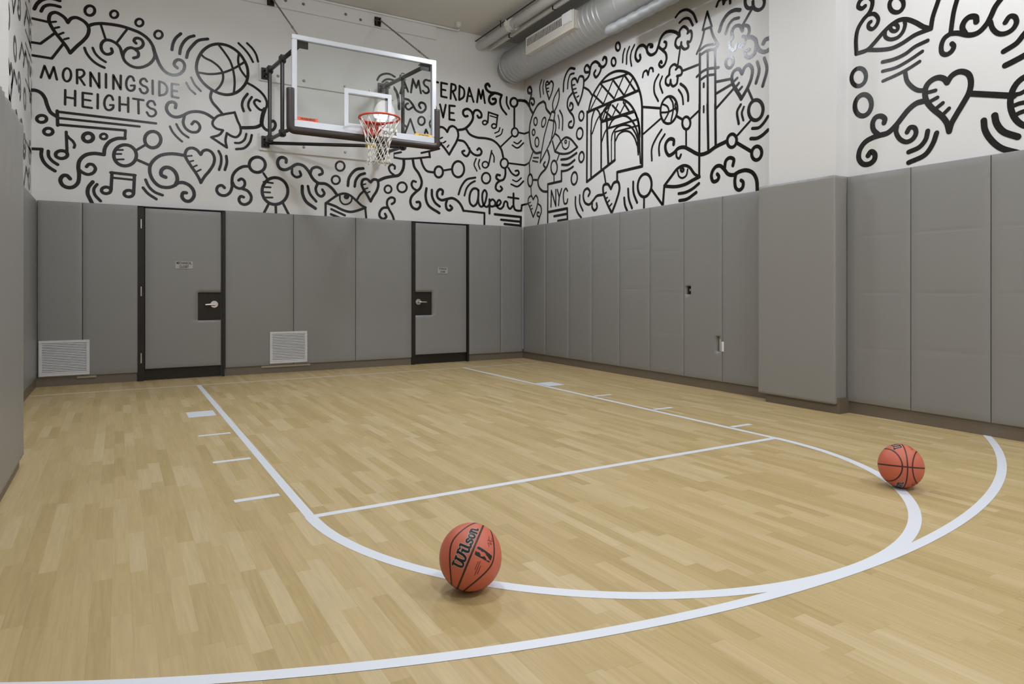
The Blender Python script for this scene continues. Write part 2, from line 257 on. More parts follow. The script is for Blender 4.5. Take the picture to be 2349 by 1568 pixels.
# strokes of the painted walls: crop offset, then strokes in crop units (1/5.593 px)
MB = [((0, 0), '''
S40 440,115 480,45 560,-10 660,-20 765,8
S36 527,145 560,90 620,65 690,68 770,88
L30 330,215 385,230 630,285
L30 330,532 385,540 520,560 705,425
L30 330,697 385,705 665,750 815,560
S38 870,290 910,240 970,225 1040,250 1110,305 1140,370 1125,450 1070,520 990,590 930,650 900,680
S38 900,680 860,610 800,530 700,405 640,300 628,240 650,180 710,160 780,190 840,240 870,290
L24 650,285 718,278
L24 690,365 758,348
L24 765,440 815,420
L24 825,505 880,490
O32 1153,137 63,62 0
O28 1465,185 48,46 0
O28 1788,290 49,47 0
O28 2033,445 51,50 0
S36 1135,335 1180,315 1280,302 1400,310 1550,335 1680,375 1800,425 1900,500 1960,590 1990,680 2050,830 2110,910 2185,955 2255,962 2315,942 2360,890 2367,830 2340,785 2295,765 2250,785 2235,830 2275,872
S34 1965,620 1985,720 1940,800 1860,850 1770,868 1680,845 1600,780 1565,690 1540,610 1480,550 1400,515 1340,520 1300,570 1305,640 1350,690 1400,695 1440,670 1430,625
S34 1745,555 1720,525 1735,495 1775,490 1820,515 1838,565 1810,610 1740,628 1680,612 1625,630 1585,685 1578,730
S34 1725,625 1775,675 1770,725 1715,745
L26 1295,320 1355,505
L26 1635,370 1500,545
S30 1085,615 1110,680 1180,770 1260,830 1340,868
S28 1190,615 1220,680 1280,745 1355,795
S40 330,1150 385,1155 460,1160 530,1195 580,1265 605,1345 650,1440 720,1490
'''), ((380, 0), '''
S34 80,640 95,560 130,490 195,432
S34 180,690 195,610 240,530 300,480 365,460
S34 268,740 290,660 350,580 420,520 540,500
C34 650,565 560,590 470,660 410,770 395,880 420,970 480,1060 590,1150 700,1200 800,1215 900,1190 980,1130 1035,1050 1055,960 1045,860 1000,760 930,670 830,600 740,570
S26 445,690 500,740 590,785 680,855 730,930 735,1020 700,1100 640,1165
S26 680,575 760,680 830,790 870,920 885,1060 875,1190
S26 420,930 560,950 720,935 870,880 1020,790
S26 940,680 930,780 955,880 1000,950 1045,1005
S26 935,555 1020,640 1080,720 1120,795
S26 1045,555 1110,620 1160,700 1185,790
S24 265,1060 310,1140 380,1205
S24 328,995 370,1080 450,1168
S32 590,1170 575,1240 600,1310 660,1380 735,1470
S28 1050,1065 1130,1110 1220,1180 1280,1260 1300,1340 1275,1400 1220,1410 1160,1360 1135,1310 1160,1280 1210,1300
S46 1270,1400 1245,1480 1230,1566
S30 1050,1205 995,1280 980,1350 1000,1425
S28 1105,1245 1065,1310 1062,1370 1085,1415
'''), ((380, 240), '''
S40 1232,220 1228,250 1170,285 1060,295 965,295
S34 1235,210 1245,270 1280,315 1340,335 1390,310 1408,255 1385,210 1340,225
S36 125,40 130,-10 85,-35 35,-20 10,40 30,100 90,150 160,158 230,135 300,100 400,88 510,112 620,180
S32 240,150 225,230 255,300 330,350 410,345 440,290 415,235 370,215 335,250
S26 55,280 90,350 150,420 210,472
S26 138,250 170,310 220,370 292,420
S28 885,100 740,125 660,150 605,215 605,260 650,305 735,328
S28 735,330 690,385 585,418
L28 585,418 785,550
S28 785,550 768,460 785,365
S28 785,365 850,405 910,415 955,370 962,300 920,200 885,98
S26 1035,375 1010,450 950,490 890,490
S28 1105,390 1080,480 1010,555 905,570
S34 450,640 400,580 340,555 280,570 250,630 260,680 320,780 390,880 440,970 450,1000
S34 450,640 480,595 530,580 590,610 625,680 615,760 560,850 500,920 450,1000
L20 275,660 335,655
L20 310,730 355,718
L20 360,795 400,778
L20 405,855 450,832
S30 680,595 710,660 710,750 685,835
S32 778,660 785,740 760,835
S40 160,1000 230,1000 310,1040 360,1110 360,1180 310,1235 250,1230 210,1180 225,1130 265,1130
O36 1175,770 103,98 0
S34 1065,790 990,795 910,840 860,910 850,1000 850,1060 820,1130 760,1165 690,1150 655,1100 670,1050 720,1035 755,1065
S32 855,990 890,1050 960,1075 1010,1040 1010,980 970,950 935,970
S34 980,1075 1050,1105 1095,1170 1085,1240 1020,1280 960,1260 940,1210 965,1175 1000,1185
L26 1255,880 1295,940
O36 1402,1107 165,172 0
L22 1255,990 1375,1005
L22 1245,1055 1345,1060
L22 1240,1120 1340,1125
L22 1270,1190 1370,1190
L30 1325,1265 1250,1410
L30 1412,1290 1416,1450
L30 1505,1265 1600,1450
S36 1545,740 1545,700 1500,675 1455,690 1435,750 1465,815 1530,835 1600,810 1680,765 1760,780 1830,850 1890,950 1960,1005 2050,1015 2130,1070 2200,1160
S30 1620,820 1625,890 1680,930 1735,905 1720,855
S32 1855,880 1880,820 1940,800 2000,830 2010,880 1970,900
S32 1950,1010 1925,1080 1950,1150 2000,1175 2035,1140 2010,1090
O24 2238,788 57,60 0
O24 2182,965 52,53 0
S38 1752,1045 1755,1140 1800,1240 1920,1330
S32 1825,1045 1850,1140 1930,1240
'''), ((0, 240), '''
O36 535,182 63,45 0
O36 620,345 58,43 0
L36 735,80 740,265
L30 735,90 2000,240
L28 740,170 1790,280
L30 740,255 1610,330 1603,430
S40 1603,432 1500,435 1400,480 1345,560 1335,640
S42 1335,640 1200,625 1090,650 1020,720 1005,800 1015,900 1000,1000 940,1055 860,1060 795,1020 775,960 810,910 860,910 900,950
S36 1010,830 1060,870 1130,895 1200,870 1225,820 1190,770 1140,765 1110,795
O38 790,640 76,50 0
L32 862,640 850,350
S30 850,380 880,420 935,470 960,520 950,550
O42 1130,420 65,55 0
O30 1330,408 42,34 0
L34 330,560 380,565 540,570
S38 535,575 530,650 560,730 620,795 705,850
S36 620,595 625,660 670,720 740,768
O38 1605,650 145,135 0
L22 1500,580 1575,580
L22 1470,632 1555,632
L22 1470,705 1585,700
L28 1755,580 1865,515
O38 1960,448 103,105 0
L32 1755,705 1915,775
S38 2365,650 2245,632 2150,632 2050,655 1970,715 1925,790 1925,880 1965,970 2040,1040 2130,1062 2210,1050 2290,1000
S42 2250,1030 2275,960 2250,870 2190,815 2120,805 2070,845 2070,900 2125,930
L32 1420,870 1735,905
L26 1430,935 1720,965
L36 1437,870 1425,1090
L36 1725,905 1715,1140
O36 1362,1098 60,42 0
O36 1652,1140 60,42 0
S42 1190,990 1135,1060 1125,1140 1160,1220 1195,1290
S34 1245,1022 1205,1080 1215,1150 1290,1235
S32 1835,1065 1900,1140 2005,1210
S32 1868,962 1910,1050 1985,1120 2085,1160
'''), ((700, 340), '''
S34 548,480 560,390 600,320 660,270 745,258
S32 635,490 650,410 700,345 765,322
S32 840,435 790,395 740,405 725,460 745,520 790,590 840,680
S32 840,435 880,400 925,410 938,470 915,550 870,620 840,680
L18 745,465 775,458
L18 770,520 800,510
L18 800,570 830,555
S36 940,415 1020,380 1120,360 1200,345 1245,290 1265,220 1265,140
S26 1150,350 1090,300 1075,240 1110,210 1150,230 1148,262
S32 1380,140 1400,240 1460,330 1495,430 1475,510 1420,560 1365,620 1350,690 1380,760 1440,780 1475,740 1465,690 1430,690
S28 1440,545 1385,510 1365,460 1385,420 1420,430
S28 1485,140 1510,220 1560,290 1650,310
O28 1713,303 54,70 0
L24 1780,283 1875,268
O28 1962,268 77,102 0
L24 1230,50 1130,70 1135,115
S24 1135,118 1250,135 1400,130 1600,110
L26 1600,115 1590,40
L24 1490,60 1590,38 1720,5
O24 1063,525 45,48 0
O26 1243,500 60,63 0
S28 1110,715 1145,690 1145,645 1105,630 1060,660 1050,720 1080,790 1120,860 1140,930 1142,980
S30 1060,760 1000,765 960,810 955,870 1000,905 1040,880 1025,840
S28 265,705 340,650 420,600 500,580 570,600 650,665 720,730 775,760
S30 270,700 380,740 480,790 580,815 680,795 775,760
L28 262,705 262,940
L26 770,760 790,960
S20 445,610 450,670 490,715 545,715 590,680 600,630
O30 530,620 20,18 0
S26 665,660 700,600 750,550
L26 335,780 510,860
L28 330,845 440,890
S32 1555,515 1545,620 1580,730 1720,830
S32 1625,535 1630,620 1670,700 1725,745
S32 1760,590 1765,545 1730,525 1695,560 1700,630 1750,665 1820,650 1890,640 1960,680 2005,740 2030,800
S32 1820,660 1805,720 1820,780 1855,795 1885,765 1860,735
L26 2030,800 2300,830 2298,1040
'''), ((940, 240), '''
S28 480,350 460,320 420,290 380,290 345,340 345,410 380,480 440,550 505,640
S28 480,350 510,290 550,275 600,310 622,390 600,470 550,560 505,640
L18 385,435 418,420
L18 430,490 460,470
L18 480,545 500,520
L22 410,490 365,545 330,575
S30 620,325 700,310 770,250 810,170 790,90 740,55 690,75 685,120 710,150 740,145
S28 810,130 830,80 870,70 915,110 915,160 880,165 868,142
S28 720,310 770,380 860,420 960,430 1060,455 1130,510 1175,580 1200,690
S28 620,455 690,470 735,520 765,575 810,630 860,650 905,640 920,600 890,560 865,580
S28 765,560 765,610 730,660 690,640 672,605 700,590
L22 1010,95 1000,230
L22 1010,97 1130,137
L16 1030,142 1115,167
L22 1125,137 1110,280
O20 962,230 28,26 0
O20 1080,275 30,28 0
S16 1155,295 1140,340 1090,365
S16 1192,315 1170,380 1105,415
L20 1160,545 1310,400
O22 1347,355 42,55 0
L26 1340,290 1340,30
S22 1390,355 1430,365 1468,372
S18 1335,480 1380,500 1430,460
S20 1315,520 1380,555 1460,490
O24 1212,752 48,60 0
L22 1270,750 1468,775
S28 1225,815 1225,900 1200,960 1150,980 1110,1020 1105,1080 1150,1110 1185,1080 1165,1050
S30 1150,975 1110,940 1120,900 1155,905
S24 1265,810 1310,880 1365,910 1400,880 1385,845 1355,850
O20 968,770 38,40 0
L20 1010,780 1050,590
S18 1050,610 1080,670 1080,735
S18 850,690 825,770 860,850
S18 895,705 880,760 900,825
O24 978,942 55,68 0
S26 625,1150 660,1050 730,960 840,935
S24 700,1165 730,1070 780,1010 835,980
S18 1320,965 1370,985 1430,940
S22 1300,1020 1380,1050 1460,980
L24 1435,1290 1468,1280
L30 1090,1405 1425,1440 1420,1600
L28 1170,1475 1415,1500
L28 1215,1530 1410,1550
'''), ((860, 60), '''
S24 30,690 60,640 120,612 190,615 255,650
S24 95,720 130,690 180,680 240,695
S34 225,770 270,830 300,930 310,1060
S24 60,830 110,850 160,850 215,830
S34 1470,770 1450,740 1420,760 1430,810 1480,850 1560,860 1625,885
S28 1625,885 1605,960 1625,1050 1685,1130
S24 1690,910 1690,990 1720,1060
S32 1520,865 1475,900 1465,960 1500,1000 1545,980 1545,935 1510,935
O28 1783,978 46,56 0
S34 1835,955 1870,952 1908,958
S28 370,930 430,945 480,1000 530,1080 600,1105 650,1060 640,1000 590,980 565,1010 585,1050
S24 480,1040 430,1070 395,1040 400,1000 425,990
O24 597,1215 43,53 0
L24 365,1425 455,1190 525,1400
L24 345,1235 410,1300
S20 715,1210 700,1250 715,1300
L24 640,1370 655,1325 675,1370
''')]
LB = [((0, 0), '''
L26 525,995 572,845 635,1005 690,860 730,1020
O26 860,960 52,84 0
L26 990,1070 988,895
S26 988,895 1060,900 1082,945 1045,988 995,995
L26 1020,995 1085,1090
L26 1163,1105 1160,930 1275,1125 1272,940
L26 1360,950 1360,1125
L26 1455,1140 1455,965 1548,1145 1550,970
S26 1720,1035 1700,990 1665,980 1630,1020 1620,1085 1640,1145 1680,1165 1720,1145 1728,1100
L22 1680,1098 1728,1095
S26 1885,1045 1855,1010 1815,1020 1800,1060 1830,1095 1880,1120 1895,1160 1865,1195 1820,1185 1795,1140
L26 1958,1035 1960,1205
L26 2045,1045 2045,1220
S26 2045,1045 2110,1070 2145,1140 2120,1205 2045,1225
L26 2290,1085 2205,1072 2205,1240 2290,1255
L26 2205,1160 2270,1168
L26 838,1155 835,1340
L26 965,1165 963,1355
L24 838,1245 965,1265
L26 1178,1205 1062,1190 1062,1368 1178,1385
L24 1062,1275 1160,1290
L26 1255,1210 1253,1390
S26 1450,1280 1430,1235 1390,1225 1350,1270 1340,1340 1365,1400 1410,1412 1450,1385 1455,1350
L22 1412,1348 1455,1348
L26 1535,1245 1535,1420
L26 1645,1255 1645,1435
L24 1535,1335 1645,1345
L26 1710,1265 1840,1285
L26 1775,1280 1778,1455
S26 1990,1345 1965,1300 1915,1300 1890,1345 1925,1385 1985,1410 2000,1455 1965,1490 1915,1485 1885,1440
'''), ((860, 60), '''
L26 325,860 370,695 425,840
L22 340,795 402,790
L26 462,850 487,680 530,790 560,700 590,860
S26 690,700 650,690 625,720 640,760 680,790 690,840 650,860 615,830
L26 700,700 810,722
L26 757,710 752,880
L26 925,742 850,725 850,900 920,915
L24 850,810 905,822
L26 970,930 980,740
S26 980,740 1030,760 1030,815 985,842
L26 1000,845 1040,945
L26 1080,945 1085,765
S26 1085,765 1140,810 1138,905 1085,945
L26 1178,965 1210,790 1265,970
L22 1190,895 1245,900
L26 1310,975 1330,810 1360,930 1385,820 1410,985
L26 725,1160 768,1000 815,1170
L22 745,1100 795,1105
L26 835,1005 875,1170 908,1010
L26 1025,1025 955,1018 955,1195 1020,1205
L24 955,1110 1010,1116
'''), ((940, 240), '''
S28 880,1105 860,1080 820,1075 785,1110 765,1190 775,1265 815,1300 855,1270 878,1180 880,1095
S26 876,1190 885,1270 915,1308 950,1285 980,1200 985,1130 960,1095 935,1130 930,1210 950,1290 990,1310 1020,1280
L28 1022,1215 1022,1395
S26 1022,1245 1060,1215 1095,1250 1085,1295 1045,1305 1025,1290
S26 1080,1298 1140,1290 1168,1250 1145,1222 1120,1255 1125,1315 1165,1335 1200,1305
S26 1200,1305 1215,1250 1230,1240 1250,1255 1258,1305 1285,1335 1320,1300
L28 1330,1140 1330,1300
S28 1330,1290 1350,1345 1390,1360 1430,1358
L26 1428,1360 1438,1288
L24 1260,1185 1395,1205
''')]
MR = [((940, 240), '''
S20 1472,372 1500,362 1530,350
S20 1472,775 1500,765 1535,740
L16 1555,1060 1560,1165
O22 1546,970 30,78 0
L20 1585,965 1645,965
L18 1540,885 1535,740 1580,610
S18 1585,1215 1560,1170 1530,1190 1520,1250 1550,1340 1585,1440
S18 1585,1215 1620,1165 1645,1210 1635,1300 1610,1380 1585,1440
L12 1530,1260 1552,1250
L12 1545,1300 1567,1290
L12 1558,1342 1577,1330
S18 1645,1270 1680,1300 1690,1370 1665,1450 1645,1540 1635,1620
S18 1665,1440 1637,1420 1642,1380 1662,1385
L20 1472,1280 1515,1270
'''), ((1180, 240), '''
S24 372,-42 312,-7 252,93 207,223 193,343 200,450 225,560 275,620 335,612
O18 272,215 22,50 0
O18 377,225 24,62 12
O18 247,355 18,38 0
O18 290,480 25,60 0
L18 440,195 385,400 345,620 332,745 470,470 500,310 505,215
L16 245,680 310,680
L16 235,720 300,735
S22 1145,840 1160,920 1172,1000
S28 1240,1080 1200,1020 1150,1030 1140,1110 1180,1240 1250,1390
S28 1240,1080 1280,1000 1330,990 1350,1070 1310,1230 1250,1390
L18 1145,1150 1180,1125
L18 1165,1210 1195,1190
L18 1195,1255 1220,1225
L18 1225,1300 1250,1270
S26 1130,1155 1060,1170 1010,1230 960,1280 910,1260 885,1180 900,1100 940,1075 970,1120 950,1170
S26 1000,1250 1000,1320 1030,1355 1060,1320 1055,1265
S24 785,1185 785,1290 810,1380 860,1450
S22 840,1160 840,1260 880,1360
L22 428,1590 430,1020
L24 430,1020 605,980 605,850
L26 445,1375 680,1330 682,1520
L24 510,1430 670,1400
L26 560,1490 680,1472
S22 605,855 680,840 755,795
S24 610,770 690,770 775,710
S24 600,705 690,690 800,620
O22 510,805 40,88 0
L18 508,900 510,985
L18 548,715 575,640
S22 520,600 600,470 660,420 720,440 810,545
S22 520,600 600,630 700,620 810,545
L20 520,600 490,470
S18 520,370 570,410 600,480
S16 612,490 625,550 660,570 695,540 705,470
O16 660,475 12,20 0
O22 862,672 32,66 6
O22 770,945 38,80 5
S24 430,590 450,680 410,810 340,890 305,970 320,1060 370,1110 430,1115
S22 400,810 375,770 395,735
S22 1890,320 1820,430 1765,560 1765,715
S24 1930,380 1870,480 1855,560 1860,650
O30 1672,1035 88,148 6
L26 1665,1190 1662,1370
L28 1755,1080 1905,1290 1925,1040
S28 1525,990 1530,1130 1575,1255
S28 1460,1080 1470,1210 1510,1325
S28 1410,1195 1420,1290 1450,1365
L26 935,90 930,990
L28 930,990 1290,710
L30 1640,30 1640,790
L28 1640,790 1320,865 1320,985
L24 985,940 985,330
S20 985,340 1000,160 1045,55 1085,90 1105,190
L24 1115,840 1115,170
L30 1205,760 1185,150
L16 1245,730 1245,450
L20 1290,710 1290,350
S18 1000,370 1060,200 1120,110 1180,60 1240,0
S18 1120,480 1160,360 1200,290
L32 1130,215 1540,85
L22 1150,70 1250,165
L22 1260,10 1360,120
L22 1400,-30 1470,80
L16 1130,200 1170,75
L16 1160,200 1230,0
L16 1260,150 1330,-10
L16 1360,110 1430,-30
L20 1200,305 1590,185
L18 1290,350 1600,265
S22 1210,300 1260,200 1350,145 1440,150 1510,210 1560,300 1600,440
S20 1245,460 1260,370 1320,290 1410,260 1490,280 1550,360 1590,470
S20 1300,460 1340,380 1410,340 1480,350 1540,420 1575,520
S18 1540,85 1590,200 1610,330 1610,420
L46 1595,450 1597,590
L20 1580,500 1590,640
L20 1610,600 1618,750
'''), ((1200, 60), '''
S24 260,965 285,990 300,1060 350,1125
S18 460,800 400,920 380,1010 390,1090
S18 460,800 465,900 440,1010 405,1090
L18 370,1095 410,1110 395,1215 335,1200 370,1095
S18 400,1200 420,1260 410,1370 340,1500
S26 110,860 70,855 65,800 90,780 110,820 105,890 85,970 90,1050 125,1115
S24 95,930 130,930 145,980 125,1010 105,985
S30 12,955 45,975 80,1025
S18 238,690 215,780 225,910
S16 270,700 255,780 262,870
S20 338,740 310,710 292,740 300,820 335,940
S20 338,740 360,705 385,730 375,830 335,940
L14 300,755 325,750
L14 305,800 328,795
L14 312,840 332,835
S24 665,548 610,540 560,600 525,710 518,835
S20 655,605 610,620 580,700 572,800
S24 700,720 670,670 630,690 625,760 650,870 710,1010
S24 700,720 730,645 770,650 780,730 755,880 710,1010
L16 630,760 665,750
L16 645,810 680,800
L16 655,860 690,850
L16 690,910 715,895
S26 840,590 800,590 790,540 820,500 850,530 855,600 830,660 790,700
S28 860,560 880,490 930,455 980,490 1000,540 970,620 935,655 910,610 930,570
S30 975,500 1020,525 1065,480 1065,410 1040,400 1025,430
O24 1162,458 28,52 0
O24 1217,262 28,52 0
S20 1305,290 1285,360 1278,465
S20 1365,265 1335,350 1328,485
S20 1430,240 1390,330 1378,410 1392,510
S30 1500,370 1505,420 1475,450 1445,410 1450,330 1490,260 1540,245 1580,280 1600,340 1640,370 1700,340 1735,260 1770,150 1830,80 1900,65 1970,85 2010,125
S28 1590,290 1610,240 1655,240 1660,265 1635,265
S28 1745,270 1790,300 1830,270 1835,210 1815,200
S28 1780,300 1830,350 1840,420 1810,500 1770,525 1745,490 1770,450 1780,470
S28 2010,125 2010,60 2060,5 2110,40 2120,80
S28 2110,90 2150,60 2165,120 2140,200 2110,200
S28 2110,210 2120,270 2070,295 2030,250 2030,210
S28 2030,250 1990,280 1955,240 1970,160 2010,125
L22 2015,290 1985,500
S26 1985,520 1940,490 1890,530 1875,610
S26 1880,620 1835,670 1835,740 1870,760 1890,720 1893,690
S26 1893,690 1900,745 1925,770 1970,740 1985,660
S26 1975,640 2030,620 2035,550 2000,520 1960,555
L24 2040,575 2260,490
S22 1535,655 1550,590 1585,570 1605,625
S22 1605,625 1630,540 1660,540 1670,580
S22 1740,620 1690,720 1685,850 1735,960
S22 1785,645 1755,740 1790,855
S28 2020,740 2080,790 2115,870 2118,955
S22 1995,815 2040,890 2055,1000
O26 1872,1075 108,176 6
S20 1790,1000 1850,1030 1870,1090 1830,1180 1800,1230
S20 1880,910 1920,980 1925,1080 1900,1210
S20 1765,1108 1860,1100 1975,1045
S20 1965,960 1950,1020 1972,1090
L24 1525,1035 1752,1052
L20 1540,1385 1762,1190
L26 1965,1150 2042,1195
O26 2095,1242 52,80 0
L22 2145,1190 2265,1075
L22 2093,1335 2093,1570
O22 748,1152 31,60 5
O22 727,1377 40,72 6
S24 630,860 580,930 570,1030 600,1095 640,1150 655,1230 630,1300 590,1290 590,1240 620,1220
S24 600,1090 635,1060 635,1000 610,985 600,1020
S22 790,790 840,820 890,890
S20 470,1080 505,1160 505,1330
S16 450,1140 465,1220 462,1310
S26 840,1105 860,1000 900,880 1000,720 1100,620 1200,578 1290,580 1380,620 1450,720 1500,850 1520,950 1528,1060
L22 1010,725 1300,628 1350,605
L28 845,1095 1480,825
L22 905,880 1030,1000
L22 1000,745 1170,930
L22 1155,690 1295,885
L22 1305,635 1440,830
L16 870,1060 1010,775
L18 1030,1000 1150,700
L18 1165,940 1290,640
L18 1300,880 1410,660
S24 995,1170 1050,1060 1130,980 1210,945 1290,945 1370,1000 1430,1090 1470,1200 1490,1320 1495,1400
'''), ((1440, 240), '''
S30 470,1040 560,920 640,820 720,780 790,800 860,890 920,925
S34 475,1045 620,1050 740,1020 840,965 920,925
S20 640,850 660,920 700,940 750,910 770,830
O26 700,835 18,22 0
S30 655,1140 740,1125 830,1080 915,1010
S32 665,1230 760,1210 880,1125
S36 590,510 590,450 540,440 490,500 490,590 530,650 590,620 650,560 720,545 800,580 870,620 930,640 1030,610 1130,540 1260,475
S24 625,610 630,670 660,690 685,640
O32 1338,462 60,85 6
L24 1410,390 1570,210
L36 1400,490 1585,600
O36 1655,622 64,88 8
S32 1800,150 1740,240 1680,295 1600,305
S36 1800,325 1730,390 1660,430 1580,435
S28 1450,0 1405,90 1425,245
S24 1490,30 1465,110 1485,200
S38 1150,890 1170,920 1150,970 1100,985 1075,930 1090,850 1140,790 1190,785 1240,830 1290,890 1360,900 1430,860 1520,840 1600,870 1650,950 1665,1130
S36 1245,810 1260,720 1310,680 1360,700 1350,780
S36 1390,880 1375,980 1390,1070 1430,1095 1475,1060 1480,990 1455,970
L26 922,-10 918,925
L28 1025,-10 1035,590
L28 1125,-10 1130,535
'''), ((1400, 0), '''
L26 1150,690 1148,1400
L26 1250,660 1250,1400
L26 1345,630 1350,1400
L24 1185,380 1245,150 1300,330
L24 1190,385 1300,342
S26 1290,360 1320,460 1380,565
S24 1205,400 1165,560 1110,690
S24 1145,650 1220,590 1300,570 1380,565
S26 1150,710 1240,650 1345,625 1380,570
S26 1110,985 1180,920 1250,885 1390,865
S24 1150,1030 1240,970 1340,955
L24 1200,1070 1200,1115
L20 1200,1360 1200,1440
L26 1355,1050 1560,1010
L26 1350,1205 1560,1080
L26 1350,1400 1580,1140
S36 1690,945 1650,885 1590,910 1560,990 1575,1080 1630,1170 1680,1270
S36 1690,945 1730,860 1780,830 1820,880 1815,980 1770,1110 1680,1270
L40 1590,1115 1675,1250
L26 1590,1040 1630,1000
L26 1620,1105 1650,1065
L26 1660,1150 1690,1115
L26 1765,1140 1830,1290
O36 1868,1412 92,130 6
S32 1885,795 1910,900 1870,1065
S32 1975,745 2010,880 1955,1105
O30 1530,800 48,72 8
S34 1695,395 1660,330 1600,340 1560,410 1570,480
S34 1570,480 1530,540 1540,620 1590,640 1620,570
S34 1620,570 1670,600 1720,560 1730,480 1700,465
S34 1740,490 1780,420 1770,340 1720,330 1690,390
L30 1700,320 1820,110
S36 1830,20 1840,100 1900,130 1960,90 1975,0 1940,-60
S36 1840,90 1770,105 1735,60 1740,-30 1790,-60
S30 1365,80 1390,20 1440,-20 1455,40
S30 1455,50 1480,0 1530,-20 1540,40
S26 840,220 900,150 980,125 1060,170 1110,280
S26 890,290 950,240 1010,240 1060,325
S38 1400,400 1440,280 1520,170 1600,130 1665,130
S30 1480,430 1520,320 1580,250 1650,230
S40 1740,485 1800,475 1860,510 1880,590 1920,650 1980,665 2050,630
S36 1870,600 1850,680 1790,735 1740,720 1735,660 1780,635
S40 1960,560 1990,510 2040,490
'''), ((1929, 0), '''
S42 310,80 270,110 225,90 235,30 280,-20 340,-40 400,0 400,80 360,170 290,250 220,370 195,500 200,690
S44 200,690 340,640 420,560 560,400 660,310 760,255 850,250 960,290 1060,345 1150,370
S42 350,640 500,640 650,620 780,560 950,450 1150,370
S38 350,190 430,180 480,240 460,320 400,375 355,350 360,300 385,280
S38 570,400 570,470 630,505 730,480 800,400 825,310 820,280
O38 685,355 48,46 0
S44 1155,370 1180,220 1240,40 1265,-40
O42 715,60 90,100 12
S44 1500,-30 1450,150 1410,420
S46 1410,430 1330,490 1290,590 1300,680 1350,700 1420,660 1450,590 1425,560
S50 1410,430 1500,425 1650,450 1760,420 1870,310 1930,200 1980,90 2060,-20
S54 1600,440 1560,360 1590,270 1660,215 1730,220 1740,280
S46 1920,280 1950,370 2020,430 2110,430 2210,370 2255,280 2230,215 2170,210 2110,290
S36 535,795 680,760 830,690 950,600 1115,520
S34 535,915 700,870 850,790 1045,660
S34 540,1040 720,960 870,880 1010,790
S44 825,930 850,1040 920,1120 1000,1160 1090,1155
O42 230,990 92,115 12
O48 287,1350 105,138 10
S52 2480,300 2350,440 2260,550 2090,660
S58 2480,640 2350,715 2230,780 2110,840
'''), ((1929, 160), '''
S54 1365,165 1330,120 1270,100 1190,120 1110,190 1080,280 1100,400 1180,500 1290,590 1360,680 1390,790
S54 1365,165 1420,80 1500,30 1570,25 1640,60 1670,150 1650,280 1570,430 1480,580 1420,690 1390,790
L36 1120,290 1215,265
L36 1140,410 1240,355
L36 1230,490 1310,425
L36 1325,560 1390,495
L58 1660,305 2220,335
O58 2440,400 265,330 8
S42 2220,320 2300,305 2400,250
S42 2220,460 2300,430 2420,410
S42 2240,580 2300,550 2420,510
S52 1070,400 970,430 870,510 780,620 700,720 600,810 500,840 410,870 310,930 240,1040 235,1150 290,1210 370,1205 430,1150 435,1080 390,1050 350,1100
S50 480,830 420,770 410,680 450,610 520,595 565,630 555,680
S46 720,720 710,800 760,890 840,925 920,890 965,810 945,745 890,740 850,800
S46 1115,785 1090,890 1010,990 870,1055
S48 1230,810 1180,950 1080,1090 870,1190
S58 1835,650 1850,770 1920,890 2050,1000 2280,1070
S62 1975,585 2000,690 2080,790 2270,860
''')]
LR = [((1180, 240), '''
L20 470,1310 475,1100 532,1300 532,1090
L20 552,1090 577,1185 606,1080
L20 577,1180 567,1290
S20 683,1105 662,1075 637,1110 630,1200 645,1270 672,1262 684,1212
''')]

# ------------------------------------------------------------------ wall paintings, parts of their walls
def crom(P, closed=False, sub=7):
    P = [np.array(p, float) for p in P]
    if len(P) < 3: return P
    if closed: Q = [P[-1]] + P + [P[0], P[1]]
    else: Q = [2*P[0]-P[1]] + P + [2*P[-1]-P[-2]]
    out = []
    for i in range(1, len(Q)-2):
        p0, p1, p2, p3 = Q[i-1:i+3]; t = [0.]
        for a, b in ((p0, p1), (p1, p2), (p2, p3)): t.append(t[-1]+max(1e-3, np.linalg.norm(b-a))**.5)
        for k in range(sub):
            s = t[1]+(t[2]-t[1])*k/sub
            A1 = (t[1]-s)/(t[1]-t[0])*p0+(s-t[0])/(t[1]-t[0])*p1; A2 = (t[2]-s)/(t[2]-t[1])*p1+(s-t[1])/(t[2]-t[1])*p2; A3 = (t[3]-s)/(t[3]-t[2])*p2+(s-t[2])/(t[3]-t[2])*p3
            B1 = (t[2]-s)/(t[2]-t[0])*A1+(s-t[0])/(t[2]-t[0])*A2; B2 = (t[3]-s)/(t[3]-t[1])*A2+(s-t[1])/(t[3]-t[1])*A3
            out.append((t[2]-s)/(t[2]-t[1])*B1+(s-t[1])/(t[2]-t[1])*B2)
    if not closed: out.append(P[-1])
    return out
